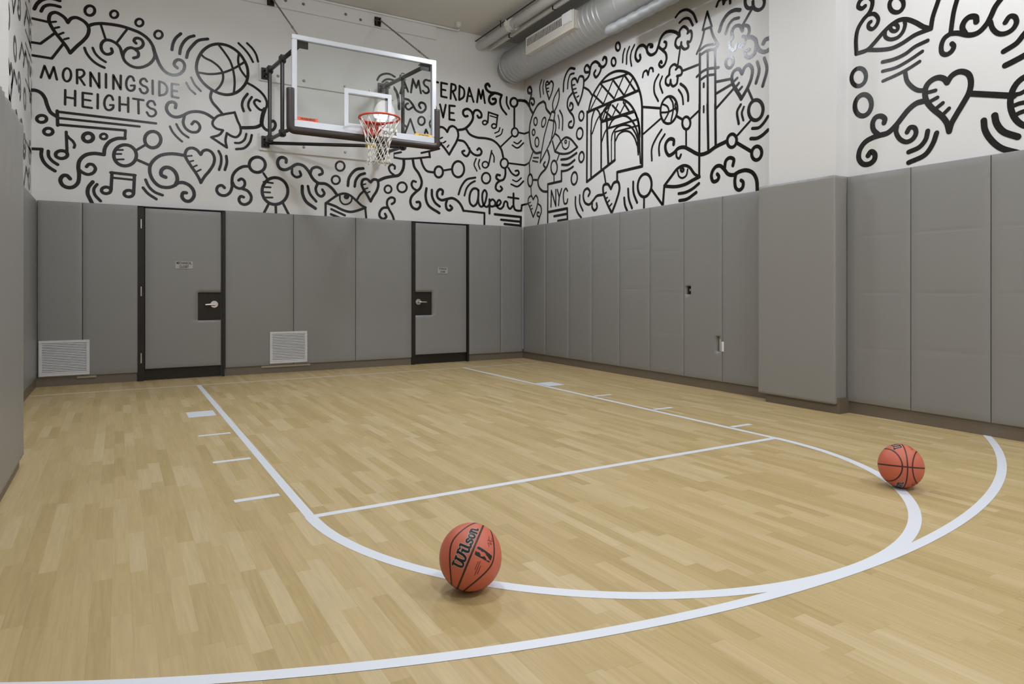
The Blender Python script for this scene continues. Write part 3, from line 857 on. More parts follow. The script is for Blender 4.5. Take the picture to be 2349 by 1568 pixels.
def ribbon(bm, P, w, to3, sharp=False, closed=False, lift=0):
    # P: 2-D points on the wall, w: width, to3: 2-D -> 3-D
    P = [np.array(p, float) for p in P]; n = len(P); lift_n = lift if lift else None
    def disc(c):
        vs = [bm.verts.new(to3(c[0]+w/2*math.cos(2*PI*k/14), c[1]+w/2*math.sin(2*PI*k/14))) for k in range(14)]
        if lift_n is not None:
            for v in vs: v.co = v.co+lift_n*7e-5
        bm.faces.new(vs)
    if sharp:
        for a, b in zip(P[:-1], P[1:]):
            d = b-a; L = np.linalg.norm(d)
            if L < 1e-6: continue
            q = np.array([-d[1], d[0]])/L*w/2
            bm.faces.new([bm.verts.new(to3(*x)) for x in (a+q, a-q, b-q, b+q)])
        for p in P: disc(p)
        return
    Lf, Rt = [], []
    for i in range(n):
        a = P[(i-1) % n] if (closed or i > 0) else P[i]; b = P[(i+1) % n] if (closed or i < n-1) else P[i]
        d = b-a; d = d/max(1e-9, np.linalg.norm(d)); q = np.array([-d[1], d[0]])*w/2
        Lf.append(bm.verts.new(to3(*(P[i]+q)))); Rt.append(bm.verts.new(to3(*(P[i]-q))))
    for i in range(n if closed else n-1):
        j = (i+1) % n; bm.faces.new((Lf[i], Lf[j], Rt[j], Rt[i]))
    if not closed: disc(P[0]); disc(P[-1])
SC = 2349/420
def paint(name, data, ax, val, parent, kw=1.08, outn=(0, -1, 0)):
    bm = bmesh.new(); off = .0016; i2 = 0 if ax == 1 else 1
    cnt = [0]
    def to3(a, z):
        o = off+(cnt[0] % 14)*1.6e-4
        return (a, val-o, z) if ax == 1 else (val-o, a, z)
    for (ox, oy), txt in data:
        for ln in txt.strip().split('\n'):
            cnt[0] += 1; h, *rest = ln.split(); k = h[0]; w = float(h[1:])
            if k == 'O':
                cx, cy = map(float, rest[0].split(',')); rx, ry = map(float, rest[1].split(',')); ro = math.radians(float(rest[2]))
                px = [(cx+rx*math.cos(t)*math.cos(ro)-ry*math.sin(t)*math.sin(ro), cy+rx*math.cos(t)*math.sin(ro)+ry*math.sin(t)*math.cos(ro)) for t in np.linspace(0, 2*PI, 40, endpoint=False)]
            else:
                px = [tuple(map(float, q.split(','))) for q in rest]
                if k in 'SC': px = crom(px, k == 'C')
            P3 = [onp(ox+x/SC, oy+y/SC, ax, val) for x, y in px]
            ww = w/SC*depth(np.mean(P3, 0))/FPX*kw
            ribbon(bm, [(p[i2], p[2]) for p in P3], ww, to3, sharp=(k == 'L'), closed=(k in 'OC'), lift=Vector(outn))
    bm.normal_update()
    for f in bm.faces:
        if f.normal.dot(Vector(outn)) < 0: f.normal_flip()
    return obj(name, bm, M['ink'], parent)
paint('mural_drawing', MB, 1, YW, wb); paint('mural_lettering', LB, 1, YW, wb)
paint('mural_drawing', MR, 0, XW, wr, 1.34, (-1, 0, 0)); paint('mural_lettering', LR, 0, XW, wr, 1.34, (-1, 0, 0))
def left_mural():
    bm = bmesh.new(); r = random.Random(3)
    def to3(a, z): return (XLW+.0016, a, z)
    def curl(y, z, s, t): return crom([(y+s*math.cos(t+k*.7)*(1-k*.075), z+s*math.sin(t+k*.7)*(1-k*.075)) for k in range(11)])
    def heart(y, z, s):
        return [crom([(y, z+.25*s), (y-.3*s, z+.55*s), (y-.62*s, z+.35*s), (y-.5*s, z-.1*s), (y, z-.7*s)]), crom([(y, z+.25*s), (y+.3*s, z+.55*s), (y+.62*s, z+.35*s), (y+.5*s, z-.1*s), (y, z-.7*s)])]
    yy = .62
    while yy > -3.7:
        for z in np.arange(2.45, 5.2, .42):
            y = yy+r.uniform(-.12, .12); z = z+r.uniform(-.12, .12); k = r.random(); w = r.uniform(.055, .075)
            if k < .28: ribbon(bm, curl(y, z, r.uniform(.12, .2), r.uniform(0, 6)), w, to3)
            elif k < .5: ribbon(bm, [(y+.1*math.cos(t), z+.1*math.sin(t)) for t in np.linspace(0, 2*PI, 24, endpoint=False)], w, to3, closed=True)
            elif k < .68:
                for h in heart(y, z, r.uniform(.26, .38)): ribbon(bm, h, w, to3)
            elif k < .85:
                for q in (0, .09): ribbon(bm, crom([(y+q, z+.17), (y+.06+q, z), (y+.2+q, z-.13)]), w, to3)
            else: ribbon(bm, [(y-.2, z-.1), (y, z+.1), (y+.2, z+.05)], w, to3, sharp=True)
        yy -= .44
    for p in ((37, 41), (97, 96), (126, 125), (206, 207), (341, 341)):
        a = onp(66.5, p[0]+.5, 0, XLW); ribbon(bm, [(.83, a[2]), (.2, a[2]+.03)], .035, to3, sharp=True)
    bm.normal_update()
    for f in bm.faces:
        if f.normal.x < 0: f.normal_flip()
    obj('mural_drawing', bm, M['ink'], wl)
left_mural()

# ================================================================== WALL PADDING
def pad_mesh(w, h, t, holes=(), creases=(), seed=0, puff=.004):
    # local: a along the wall 0..w, z 0..h, d out of the wall 0..t
    R = .010; r = random.Random(seed)
    A = {0, R*.3, R, w-R, w-R*.3, w} | {R+(w-2*R)*i/10 for i in range(11)}; Z = {0, R*.3, R, h-R, h-R*.3, h} | {R+(h-2*R)*i/36 for i in range(37)}
    for c in creases: Z |= {c-.012, c, c+.012}
    for a0, a1, z0, z1 in holes: A |= {a0, a1}; Z |= {z0, z1}
    def clean(s):
        s = sorted(s); o = [s[0]]
        keep = {0, s[-1]} | {v for q in holes for v in q}
        for v in s[1:]:
            if v-o[-1] < .0015:
                if v in keep: o[-1] = v
                continue
            o.append(v)
        return o
    A, Z = clean(A), clean(Z); ph = [r.uniform(0, 6) for _ in range(6)]
    def edge(v, L):
        m = min(v, L-v); return R*(1-math.sqrt(max(0, 1-(1-min(m, R)/R)**2)))
    def d(a, z):
        o = t-max(edge(a, w), edge(z, h))
        g = max(0, math.sin(PI*a/w))*max(0, math.sin(PI*z/h))
        o += puff*(.6*g**.4+.25*g*math.sin(3*z+ph[0]+2*a)+.18*g*math.sin(9*z+5*a+ph[1]))-puff*.6
        for i, c in enumerate(creases):
            if abs(z-c) < .011: o -= .0022*g**.5
        return o
    bm = bmesh.new(); V = {}
    def vt(i, j):
        if (i, j) not in V: V[(i, j)] = bm.verts.new((A[i], d(A[i], Z[j]), Z[j]))
        return V[(i, j)]
    for i in range(len(A)-1):
        for j in range(len(Z)-1):
            am, zm = (A[i]+A[i+1])/2, (Z[j]+Z[j+1])/2
            if any(a0 < am < a1 and z0 < zm < z1 for a0, a1, z0, z1 in holes): continue
            bm.faces.new((vt(i, j), vt(i+1, j), vt(i+1, j+1), vt(i, j+1)))
    be = [e for e in bm.edges if len(e.link_faces) == 1]
    ex = bmesh.ops.extrude_edge_only(bm, edges=be)
    for v in [g for g in ex['geom'] if isinstance(g, bmesh.types.BMVert)]: v.co.y = 0
    return bm
def place_pad(name, bm, org, ad, nd, m='pad'):
    # org: point on the wall at a=0,z=0; ad: direction of a; nd: out of the wall
    O, Ad, Nd = Vector(org), Vector(ad), Vector(nd)
    for v in bm.verts: a, dd, z = v.co; v.co = O+Ad*a+Nd*dd+Vector((0, 0, z))
    bmesh.ops.recalc_face_normals(bm, faces=bm.faces)
    o = obj(name, bm, M[m], None, True); return o
TB = YW-YP-.001; HP = ZT-ZB
GB, GR = 'wall pads along the mural wall with the doors', 'wall pads along the long right wall'
back = [(-3.495, -3.041, 'grey wall pad in the left corner of the door wall, behind the left vent'),
        (-3.037, -2.43, 'grey wall pad just left of the wider padded door, right of the corner pad'),
        (-1.405, -.505, 'grey wall pad just right of the wider padded door, left half of the small vent'),
        (-.501, .396, 'grey wall pad under the basketball net, second to the right of the wider door'),
        (.40, 1.292, 'grey wall pad touching the left side of the narrower padded door'),
        (2.292, 2.888, 'grey wall pad touching the right side of the narrower padded door'),
        (2.892, 3.318, 'narrow grey wall pad in the far right corner of the door wall')]
for i, (x0, x1, lab) in enumerate(back):
    o = place_pad('wall_pad', pad_mesh(x1-x0, HP, TB, seed=i), (x0, YW-.001, ZB), (1, 0, 0), (0, -1, 0)); tag(o, lab, 'wall pad', GB)
TR = XW-XP-.001
ys = [.760, .076, -.583, -1.167, -1.791, -2.409, -3.019, -3.625, -4.262]
rl = ['grey wall pad in the far corner of the right wall, nearest the door wall',
      'grey wall pad second from the far corner, under the letters NYC',
      'grey wall pad third from the far corner on the right wall',
      'grey wall pad fourth from the far corner on the right wall',
      'creased grey wall pad two places beyond the pad with the square cutout',
      'creased grey wall pad beside the square switch cutout pad, on its far side',
      'grey wall pad with a small square cutout for a switch',
      'grey wall pad between the outlet opening and the padded pier']
for i, lab in enumerate(rl):
    y1, y0 = ys[i]-.002, ys[i+1]+.002; w = y1-y0; holes = []; cr = []
    if i == 6: holes = [(y1+3.143, y1+3.143+.0, 0, 0)]
    if i == 6: holes = [(y1-(-3.052), y1-(-3.143), 1.114-ZB, 1.215-ZB), (y1-(-3.538), y1-(-3.612), .455-ZB, .632-ZB)]
    if i in (4, 5): cr = [.52, 1.03, 1.55] if i == 5 else [.56, 1.07, 1.60]
    # a runs toward the camera (-y)
    o = place_pad('wall_pad', pad_mesh(w, HP, TR, holes=holes, creases=cr, seed=20+i, puff=.006 if cr else .004), (XW-.001, y1, ZB), (0, -1, 0), (-1, 0, 0)); tag(o, lab, 'wall pad', GR)
ys = [-5.150, -5.748, -6.374, -6.985, -7.6]
rl = ['creased grey wall pad against the near side of the padded pier',
      'creased grey wall pad second from the padded pier, on its near side',
      'creased grey wall pad at the right edge of the photo',
      'grey wall pad past the right edge, beside the pad at the photo edge']
for i, lab in enumerate(rl[:3]):
    y1, y0 = ys[i]-.002, ys[i+1]+.002
    o = place_pad('wall_pad', pad_mesh(y1-y0, HP, TR, creases=[.52+.02*i, 1.03, 1.56], seed=40+i, puff=.006), (XW-.001, y1, ZB), (0, -1, 0), (-1, 0, 0)); tag(o, lab, 'wall pad', GR)
def wrap_pad(name, path, z0, z1, m, wr_, label, th):
    # vinyl wrapped round a pier: path of (x, y) outer corners
    R = .022; P = []
    for i, p in enumerate(path):
        p = np.array(p, float)
        if i in (0, len(path)-1): P.append(p); continue
        a = np.array(path[i-1], float)-p; b = np.array(path[i+1], float)-p; a /= np.linalg.norm(a); b /= np.linalg.norm(b)
        for k in range(6):
            t = k/5; q = p+a*R*(1-t)**2+b*R*t**2; P.append(q)
    D = [P[0]]
    for q in P[1:]:
        L = np.linalg.norm(q-D[-1]); s = D[-1]; n = max(1, int(L/.05))
        for k in range(1, n+1): D.append(s+(q-s)*k/n)
    D = np.array(D); n = len(D); bm = bmesh.new(); zs = [z0, z0+.006]+list(np.linspace(z0+.03, z1-.03, 34))+[z1-.006, z1]
    nor = []
    for i in range(n):
        d = D[min(n-1, i+1)]-D[max(0, i-1)]; d /= np.linalg.norm(d); nor.append(np.array([d[1], -d[0]])*wr_)
    s = np.concatenate([[0], np.cumsum(np.linalg.norm(np.diff(D, axis=0), axis=1))]); G = []
    for z in zs:
        row = []
        for i in range(n):
            top = math.exp(-((z1-z)/.28)**1.0); bot = math.exp(-((z-z0)/.2))
            o = -.007*(z in (z0, z1)) + .0065*top*math.sin(38*s[i]+6*(z1-z)+2.5*math.sin(9*s[i])) + .002*bot*math.sin(45*s[i]-8*z)
            if i in (0, n-1): o = 0
            row.append(bm.verts.new((*(D[i]+nor[i]*o), z)))
        G.append(row)
    for j in range(len(zs)-1):
        for i in range(n-1): bm.faces.new((G[j][i], G[j][i+1], G[j+1][i+1], G[j+1][i]))
    # inner skin, so the pad is a sleeve with the pier inside it
    I = []
    for z in (z0, z1): I.append([bm.verts.new((*(D[i]-nor[i]*th), z)) for i in range(n)])
    for i in range(n-1):
        bm.faces.new((I[0][i], I[1][i], I[1][i+1], I[0][i+1])); bm.faces.new((G[0][i], I[0][i], I[0][i+1], G[0][i+1])); bm.faces.new((G[-1][i], G[-1][i+1], I[1][i+1], I[1][i]))
    bmesh.ops.recalc_face_normals(bm, faces=bm.faces)
    return tag(obj(name, bm, M[m], None, True), label, 'wall pad')
wrap_pad('pier_pad', [(XW-.001, -4.266), (3.15, -4.266), (3.15, -5.148), (XW-.001, -5.148)], ZB-.02, ZT+.005, 'padw', 1, 'wide grey pad wrapped around the pier that juts from the right wall', .018)
wrap_pad('pier_pad', [(-3.2, YF+.02), (-3.2, -3.567), (XLW+.001, -3.567)], ZB-.03, ZT+.005, 'pad', 1, 'big grey pad on the pier at the left edge of the photo', .044)
o = place_pad('wall_pad', pad_mesh(3.567+YP-.008, HP, XLP-XLW-.001, seed=61), (XLW+.001, YP-.004, ZB), (0, -1, 0), (1, 0, 0)); tag(o, 'grey wall pad on the left wall, glimpsed between the near pier and the door wall', 'wall pad')
# pale cleats showing under two pads
def cleat(u0, v0, u1, v1, lab):
    a, b = onp(u0, v0, 1, YP), onp(u1, v1, 1, YP); z = (a[2]+b[2])/2
    tag(obj('pad_cleat', boxm(a[0], b[0], YP+.006, YP+.0215, ZB-.028, ZB-.002, bev=.002), M['cleat']), lab, 'wood strip', 'pale strips under the pads')
cleat(600, 843, 712, 838, 'pale wood strip under the padding below the smaller square vent'); cleat(176, 867, 221, 864, 'pale wood strip under the padding beside the left corner vent')

# ================================================================== DOORS
def door(n, u_f0, u_p0, u_p1, u_f1, cut, rose, lever, sign, text, hinge_us):
    X = lambda u: onp(u, 650, 1, YP)[0]
    f0, p0, p1, f1 = X(u_f0), X(u_p0), X(u_p1), X(u_f1)
    root = empty(f'door_{n}', ((f0+f1)/2, YP, 0)); struct(root)
    zt = ZT-.005
    bm = bmesh.new(); box(bm, f0, p0-.012, YP-.012, YW-.002, 0, zt); box(bm, p1+.012, f1, YP-.012, YW-.002, 0, zt); box(bm, f0, f1, YP-.012, YW-.002, zt-.012, zt)
    bmesh.ops.recalc_face_normals(bm, faces=bm.faces); obj('door_frame', bm, M['dark'], root)
    obj('door_leaf', boxm(p0-.008, p1+.008, YP+.036, YW-.002, .006, zt-.014), M['dark'], root)
    zp0, zp1 = .150, zt-.02
    z1c, z0c = onp(cut[0], cut[2], 1, YP)[2], onp(cut[0], cut[3], 1, YP)[2]; c0, c1 = X(cut[0]), X(cut[1])
    if cut[1] >= u_p1-2: hole = (c0-p0, p1-p0, z0c-zp0, z1c-zp0)
    else: hole = (0, c1-p0, z0c-zp0, z1c-zp0)
    pm = pad_mesh(p1-p0, zp1-zp0, .040, holes=[hole], seed=80+n, puff=.003)
    for v in pm.verts: a, d, z = v.co; v.co = (p0+a, YP+.036-d, zp0+z)
    bmesh.ops.recalc_face_normals(pm, faces=pm.faces); obj('door_pad', pm, M['pad'], root, True)
    bm = bmesh.new(); box(bm, c0+.004 if hole[0] else p0-.006, c1-.004 if not hole[0] else p1+.006, YP+.026, YP+.0355, z0c+.004, z1c-.004, bev=.003); bmesh.ops.recalc_face_normals(bm, faces=bm.faces)
    obj('lock_plate', bm, M['dark'], root)
    rc = onp(*rose, 1, YP+.02); le = onp(*lever, 1, YP-.02); yl = YP-.022
    bm = bmesh.new(); cyl(bm, (rc[0], YP+.026, rc[2]), (rc[0], YP+.012, rc[2]), .046, 28); cyl(bm, (rc[0], YP+.013, rc[2]), (rc[0], yl, rc[2]), .016, 16)
    tube(bm, [(rc[0], yl+.012, rc[2]), (rc[0], yl, rc[2]), (rc[0]+.25*(le[0]-rc[0]), yl-.006, rc[2]), (le[0], yl-.002, rc[2]-.004)], [.018, .018, .0135, .011], 12)
    bmesh.ops.recalc_face_normals(bm, faces=bm.faces); obj('lever_handle', bm, M['steel'], root, False)
    for v0, v1 in hinge_us:
        hz1, hz0 = onp(u_f0+6, v0, 1, YP)[2], onp(u_f0+6, v1, 1, YP)[2]; hx = (f0+p0)/2-.004
        obj('hinge', cylm((hx, YP-.016, hz0), (hx, YP-.016, hz1), .011, 12), M['steel'], root)
    a, b = onp(sign[0], sign[1], 1, YP), onp(sign[2], sign[3], 1, YP)
    sg = obj('door_sign', boxm(a[0], b[0], YP-.012, YP-.003, b[2], a[2], bev=.002), M['sign'], root); sg['label'] = 'small grey sign plate'
    for k, tx in enumerate(text):
        text_obj(tx, .046, ((a[0]+b[0])/2, YP-.0128, (a[2]+b[2])/2+.024-.048*k), (1, 0, 0), (0, 0, 1), M['ballink'], sg, bold=.0012, width=min((b[0]-a[0])*.86, .019*len(tx)))
    return root
d1 = door(1, 316, 332.5, 507, 515.5, (454, 507, 670.5, 734.5), (491.5, 697.5), (471, 698.5), (402, 598.5, 442, 616.5), ('MECHANICAL', 'CLOSET'), ((502.5, 524), (657, 679), (809.5, 832.5)))
d1['label'] = 'wider grey padded door with a dark frame at the left of the hall'; d1['category'] = 'door'
d2 = door(2, 944.5, 953, 1070, 1075.5, (952, 991.5, 669.5, 723), (959.5, 692), (978.5, 693.5), (1003.5, 612.5, 1026, 627.5), ('STORAGE', 'ROOM'), ())
d2['label'] = 'narrower grey padded door with a dark frame under the right edge of the backboard'; d2['category'] = 'door'

# ================================================================== VENTS AND OUTLETS
def vent(u0, v0, u1, v1, lab, nsl):
    a, b = onp(u0, v0, 1, YP-.012), onp(u1, v1, 1, YP-.012); x0, x1, z1, z0 = a[0], b[0], a[2], b[2]
    r = empty('vent_grille', ((x0+x1)/2, YP-.012, z0)); tag(r, lab, 'vent', 'white return air vents'); f = .034; y = YP-.016
    bm = bmesh.new()
    for q in ((x0, x1, z0, z0+f), (x0, x1, z1-f, z1), (x0, x0+f, z0+f, z1-f), (x1-f, x1, z0+f, z1-f)): box(bm, q[0], q[1], y, YP-.002, q[2], q[3], bev=.003)
    bmesh.ops.recalc_face_normals(bm, faces=bm.faces); fr = obj('frame', bm, M['vent'], r)
    bk = obj('backing', boxm(x0+f*.6, x1-f*.6, YP-.0035, YP-.0025, z0+f*.6, z1-f*.6), M['slot'], r)
    bm = bmesh.new(); H = z1-z0-2*f
    for k in range(nsl):
        zc = z0+f+H*(k+.5)/nsl; h = H/nsl
        v = [bm.verts.new(p) for p in ((x0+f, y+.002, zc-h*.36), (x1-f, y+.002, zc-h*.36), (x1-f, y+.011, zc+h*.34), (x0+f, y+.011, zc+h*.34), (x0+f, y+.0035, zc-h*.36), (x1-f, y+.0035, zc-h*.36), (x1-f, y+.0125, zc+h*.34), (x0+f, y+.0125, zc+h*.34))]
        for q in ((0, 1, 2, 3), (7, 6, 5, 4), (0, 4, 5, 1), (3, 2, 6, 7), (0, 3, 7, 4), (1, 5, 6, 2)): bm.faces.new([v[i] for i in q])
    bmesh.ops.recalc_face_normals(bm, faces=bm.faces); obj('louvers', bm, M['vent'], r)
    for (x, z) in (((x0+x1)/2, z1-f/2), ((x0+x1)/2, z0+f/2), (x0+f/2, (z0+z1)/2), (x1-f/2, (z0+z1)/2)):
        obj('screw', cylm((x, y+.001, z), (x, y-.0015, z), .006, 10), M['steel'], r)
vent(88, 782, 205.5, 858, 'white louvered vent low in the left corner, the wider of two', 18)
vent(619, 761, 705, 829.5, 'squarer white louvered vent low on the wall between the two doors', 17)
r = empty('wall_switch', (XW, -3.097, 1.16)); tag(r, 'dark recessed switch inside the small square cutout of a right wall pad', 'switch')
obj('back_box', boxm(XW-.012, XW-.001, -3.141, -3.053, 1.116, 1.213), M['dark'], r)
obj('toggle', boxm(XW-.026, XW-.012, -3.103, -3.091, 1.155, 1.18, bev=.002), M['cream'], r)
r = empty('wall_outlet', (XW, -3.59, .54)); tag(r, 'white outlet cover in the lower opening between two right wall pads', 'outlet')
obj('cover_plate', boxm(XP-.006, XP+.001, -3.660, -3.622, .46, .575, bev=.003), M['white'], r)
obj('back_box', boxm(XW-.010, XW-.001, -3.604, -3.547, .458, .630), M['cream'], r)
# ================================================================== BASKETBALL HOOP
BY = -1.01; BZ0, BZ1 = 2.887*VS, 3.947*VS; BX = .914
hoop = empty('basketball_hoop', (0, YW, BZ0)); tag(hoop, 'wall mounted glass basketball backboard with orange rim, white net and black steel arms', 'basketball hoop')
fw = .058
bm = bmesh.new()
for q in ((-BX, BX, BZ1-fw, BZ1), (-BX, BX, BZ0, BZ0+.115), (-BX, -BX+fw, BZ0+.115, BZ1-fw), (BX-fw, BX, BZ0+.115, BZ1-fw)):
    box(bm, q[0], q[1], BY-.004, BY+.05, q[2], q[3], bev=.005)
bmesh.ops.recalc_face_normals(bm, faces=bm.faces); bf = obj('backboard_frame', bm, M['alu'], hoop); bf['label'] = 'white metal backboard frame'
gl = obj('glass_panel', boxm(-BX+fw-.004, BX-fw+.004, BY+.004, BY+.016, BZ0+.111, BZ1-fw+.004), M['glass'], hoop)
def onb(u, v, y=BY): return onp(u, v, 1, y)
ta, tb = onb(790, 201), onb(790, 290); tx1 = onb(898.5, 220)[0]; tx0 = ta[0]; tz1, tz0 = ta[2], tb[2]
bm = bmesh.new(); tw = .05
for q in ((tx0, tx1, tz1-tw, tz1), (tx0, tx1, tz0, tz0+tw), (tx0, tx0+tw, tz0+tw, tz1-tw), (tx1-tw, tx1, tz0+tw, tz1-tw)): box(bm, q[0], q[1], BY+.001, BY+.0035, q[2], q[3])
bmesh.ops.recalc_face_normals(bm, faces=bm.faces); t = obj('target_square', bm, M['alu'], hoop); t['label'] = 'white target rectangle outline'
# dark edge padding along the bottom and up both lower corners
pz = 3.50*1.0
def pad_prof(pts):
    bm = bmesh.new(); tube(bm, pts, .047, 14)
    for v in bm.verts: v.co.y = BY+.02+(v.co.y-(BY+.02))*1.05
    bmesh.ops.recalc_face_normals(bm, faces=bm.faces); return bm
pts = [(-BX-.012, BY+.02, pz+.02), (-BX-.012, BY+.02, pz)]+[(-BX-.012, BY+.02, z) for z in np.linspace(pz-.05, BZ0+.06, 8)]
pts += [(-BX-.012+.05*(1-math.cos(a)), BY+.02, BZ0+.04-.04*math.sin(a)) for a in np.linspace(.3, PI/2, 5)]
pts += [(x, BY+.02, BZ0) for x in np.linspace(-BX+.08, BX-.08, 24)]
pts += [(-x, y, z) for x, y, z in pts[:15][::-1]]
e = obj('edge_padding', pad_prof(pts), M['rubber'], hoop, True); e['label'] = 'dark brown edge padding'
for s in (-1, 1):
    x = s*(BX-fw-.07); bm = bmesh.new(); box(bm, x-.07, x+.07, BY+.052, BY+.062, BZ1-.135, BZ1-.05); box(bm, x-.07, x+.07, BY+.062, BY+.13, BZ1-.06, BZ1-.05)
    bmesh.ops.recalc_face_normals(bm, faces=bm.faces); obj('corner_bracket', bm, M['black'], hoop)
# labels on the glass
a, b = onb(679, 266.5), onb(729, 275); zt_ = onb(679, 266.5)[2]; zm = onb(679, 274.5)[2]; zb_ = onb(679, 288)[2]
lab = obj('warning_label', boxm(a[0], b[0], BY+.0022, BY+.0038, zb_, zm), M['white'], hoop)
l2 = obj('label_header', boxm(a[0], b[0], BY+.0018, BY+.0038, zm, zt_), M['red'], lab); l2['label'] = 'orange red header band'
text_obj('WARNING', .036, ((a[0]+b[0])/2+.012, BY+.0012, (zm+zt_)/2), (1, 0, 0), (0, 0, 1), M['ballink'], lab, bold=.001, width=.17)
a, b = onb(952, 305), onb(992, 311); zt_ = a[2]; zm = onb(952, 311.5)[2]
lab = obj('caution_label', boxm(a[0], b[0], BY+.0022, BY+.0038, zm-.05, zm), M['white'], hoop)
l2 = obj('label_header', boxm(a[0], b[0], BY+.0018, BY+.0038, zm, zt_), M['yellow'], lab); l2['label'] = 'yellow header band'
text_obj('ATTENTION', .03, ((a[0]+b[0])/2, BY+.0012, (zm+zt_)/2), (1, 0, 0), (0, 0, 1), M['ballink'], lab, bold=.0008, width=.14)
# rim, plate, net
RC = np.array([.018, -1.372, 3.05*VS]); RR = .2375
bm = bmesh.new(); tube(bm, [(RC[0]+RR*math.cos(t), RC[1]+RR*math.sin(t), RC[2]) for t in np.linspace(0, 2*PI, 64, endpoint=False)], .0125, 12, closed=True)
bmesh.ops.recalc_face_normals(bm, faces=bm.faces); rim = obj('rim', bm, M['orange'], hoop, True); rim['label'] = 'orange metal rim'
bm = bmesh.new(); zr = RC[2]
box(bm, RC[0]-.075, RC[0]+.075, BY-.125, BY-.006, zr-.15, zr-.012, bev=.006)
box(bm, RC[0]-.085, RC[0]+.085, BY-.017, BY-.005, zr-.175, zr+.0, bev=.003)
v = [bm.verts.new(p) for p in ((RC[0]-.10, BY-.125, zr-.014), (RC[0]+.10, BY-.125, zr-.014), (RC[0]+.165, RC[1]+.178, zr-.004), (RC[0]-.165, RC[1]+.178, zr-.004), (RC[0]-.10, BY-.125, zr-.03), (RC[0]+.10, BY-.125, zr-.03), (RC[0]+.165, RC[1]+.178, zr-.012), (RC[0]-.165, RC[1]+.178, zr-.012))]
for q in ((0, 1, 2, 3), (7, 6, 5, 4), (0, 4, 5, 1), (1, 5, 6, 2), (2, 6, 7, 3), (3, 7, 4, 0)): bm.faces.new([v[i] for i in q])
for s in (-1, 1): tube(bm, [(RC[0]+s*.07, BY-.02, zr-.14), (RC[0]+s*.13, RC[1]+.16, zr-.03)], .009, 8)
bmesh.ops.recalc_face_normals(bm, faces=bm.faces); rp = obj('rim_mount', bm, M['orange'], hoop); rp['label'] = 'orange breakaway rim mount'
for k in range(12):
    t = 2*PI*(k+.25)/12; c, s = math.cos(t), math.sin(t)
    obj('net_hook', tubem([(RC[0]+(RR-.004+.006*math.sin(a))*c, RC[1]+(RR-.004+.006*math.sin(a))*s, zr-.012-.010*(1-math.cos(a))) for a in np.linspace(0, PI*1.4, 6)], .0035, 6), M['orange'], rim)
bm = bmesh.new(); rn = random.Random(5); LV = [(0.02, RR-.004), (.16, .182), (.25, .148), (.325, .128), (.395, .118), (.46, .126), (.52, .146)]
nodes = []
for j, (dz, r) in enumerate(LV):
    row = []
    for k in range(12):
        t = 2*PI*(k+.25+.5*(j % 2))/12; rr = r*(1+rn.uniform(-.06, .06)*(j > 0)); row.append(Vector((RC[0]+rr*math.cos(t)-.02*dz, RC[1]+rr*math.sin(t), zr-dz*VS+rn.uniform(-.012, .012)*(j > 0))))
    nodes.append(row)
for j in range(len(LV)-1):
    for k in range(12):
        a = nodes[j][k]
        for q in ((k, k-1) if j % 2 == 0 else (k, (k+1) % 12)):
            b = nodes[j+1][q]; m_ = (a+b)/2; ax = Vector((RC[0], RC[1], m_.z)); m_ = m_+(ax-m_).normalized()*.004+Vector((0, 0, -.004*(j == 0)))
            tube(bm, [a, m_, b], .0042, 6)
    for k in range(12):
        if j: bmesh.ops.create_icosphere(bm, subdivisions=1, radius=.0075, matrix=Matrix.Translation(nodes[j][k]))
bmesh.ops.recalc_face_normals(bm, faces=bm.faces); nt_ = obj('net', bm, M['net'], hoop, True); nt_['label'] = 'white cord net'
npx, npx1 = onb(868, 305)[0], onb(911, 305)[0]
pl = obj('name_plate', boxm(npx, npx1, BY-.008, BY-.0045, BZ0+.045, BZ0+.155), M['white'], hoop); pl['label'] = 'white plate with black lettering'
text_obj('SCHELDE', .062, ((npx+npx1)/2+.02, BY-.0092, BZ0+.093), (1, 0, 0), (0, 0, 1), M['ballink'], pl, bold=.0022, width=.185)
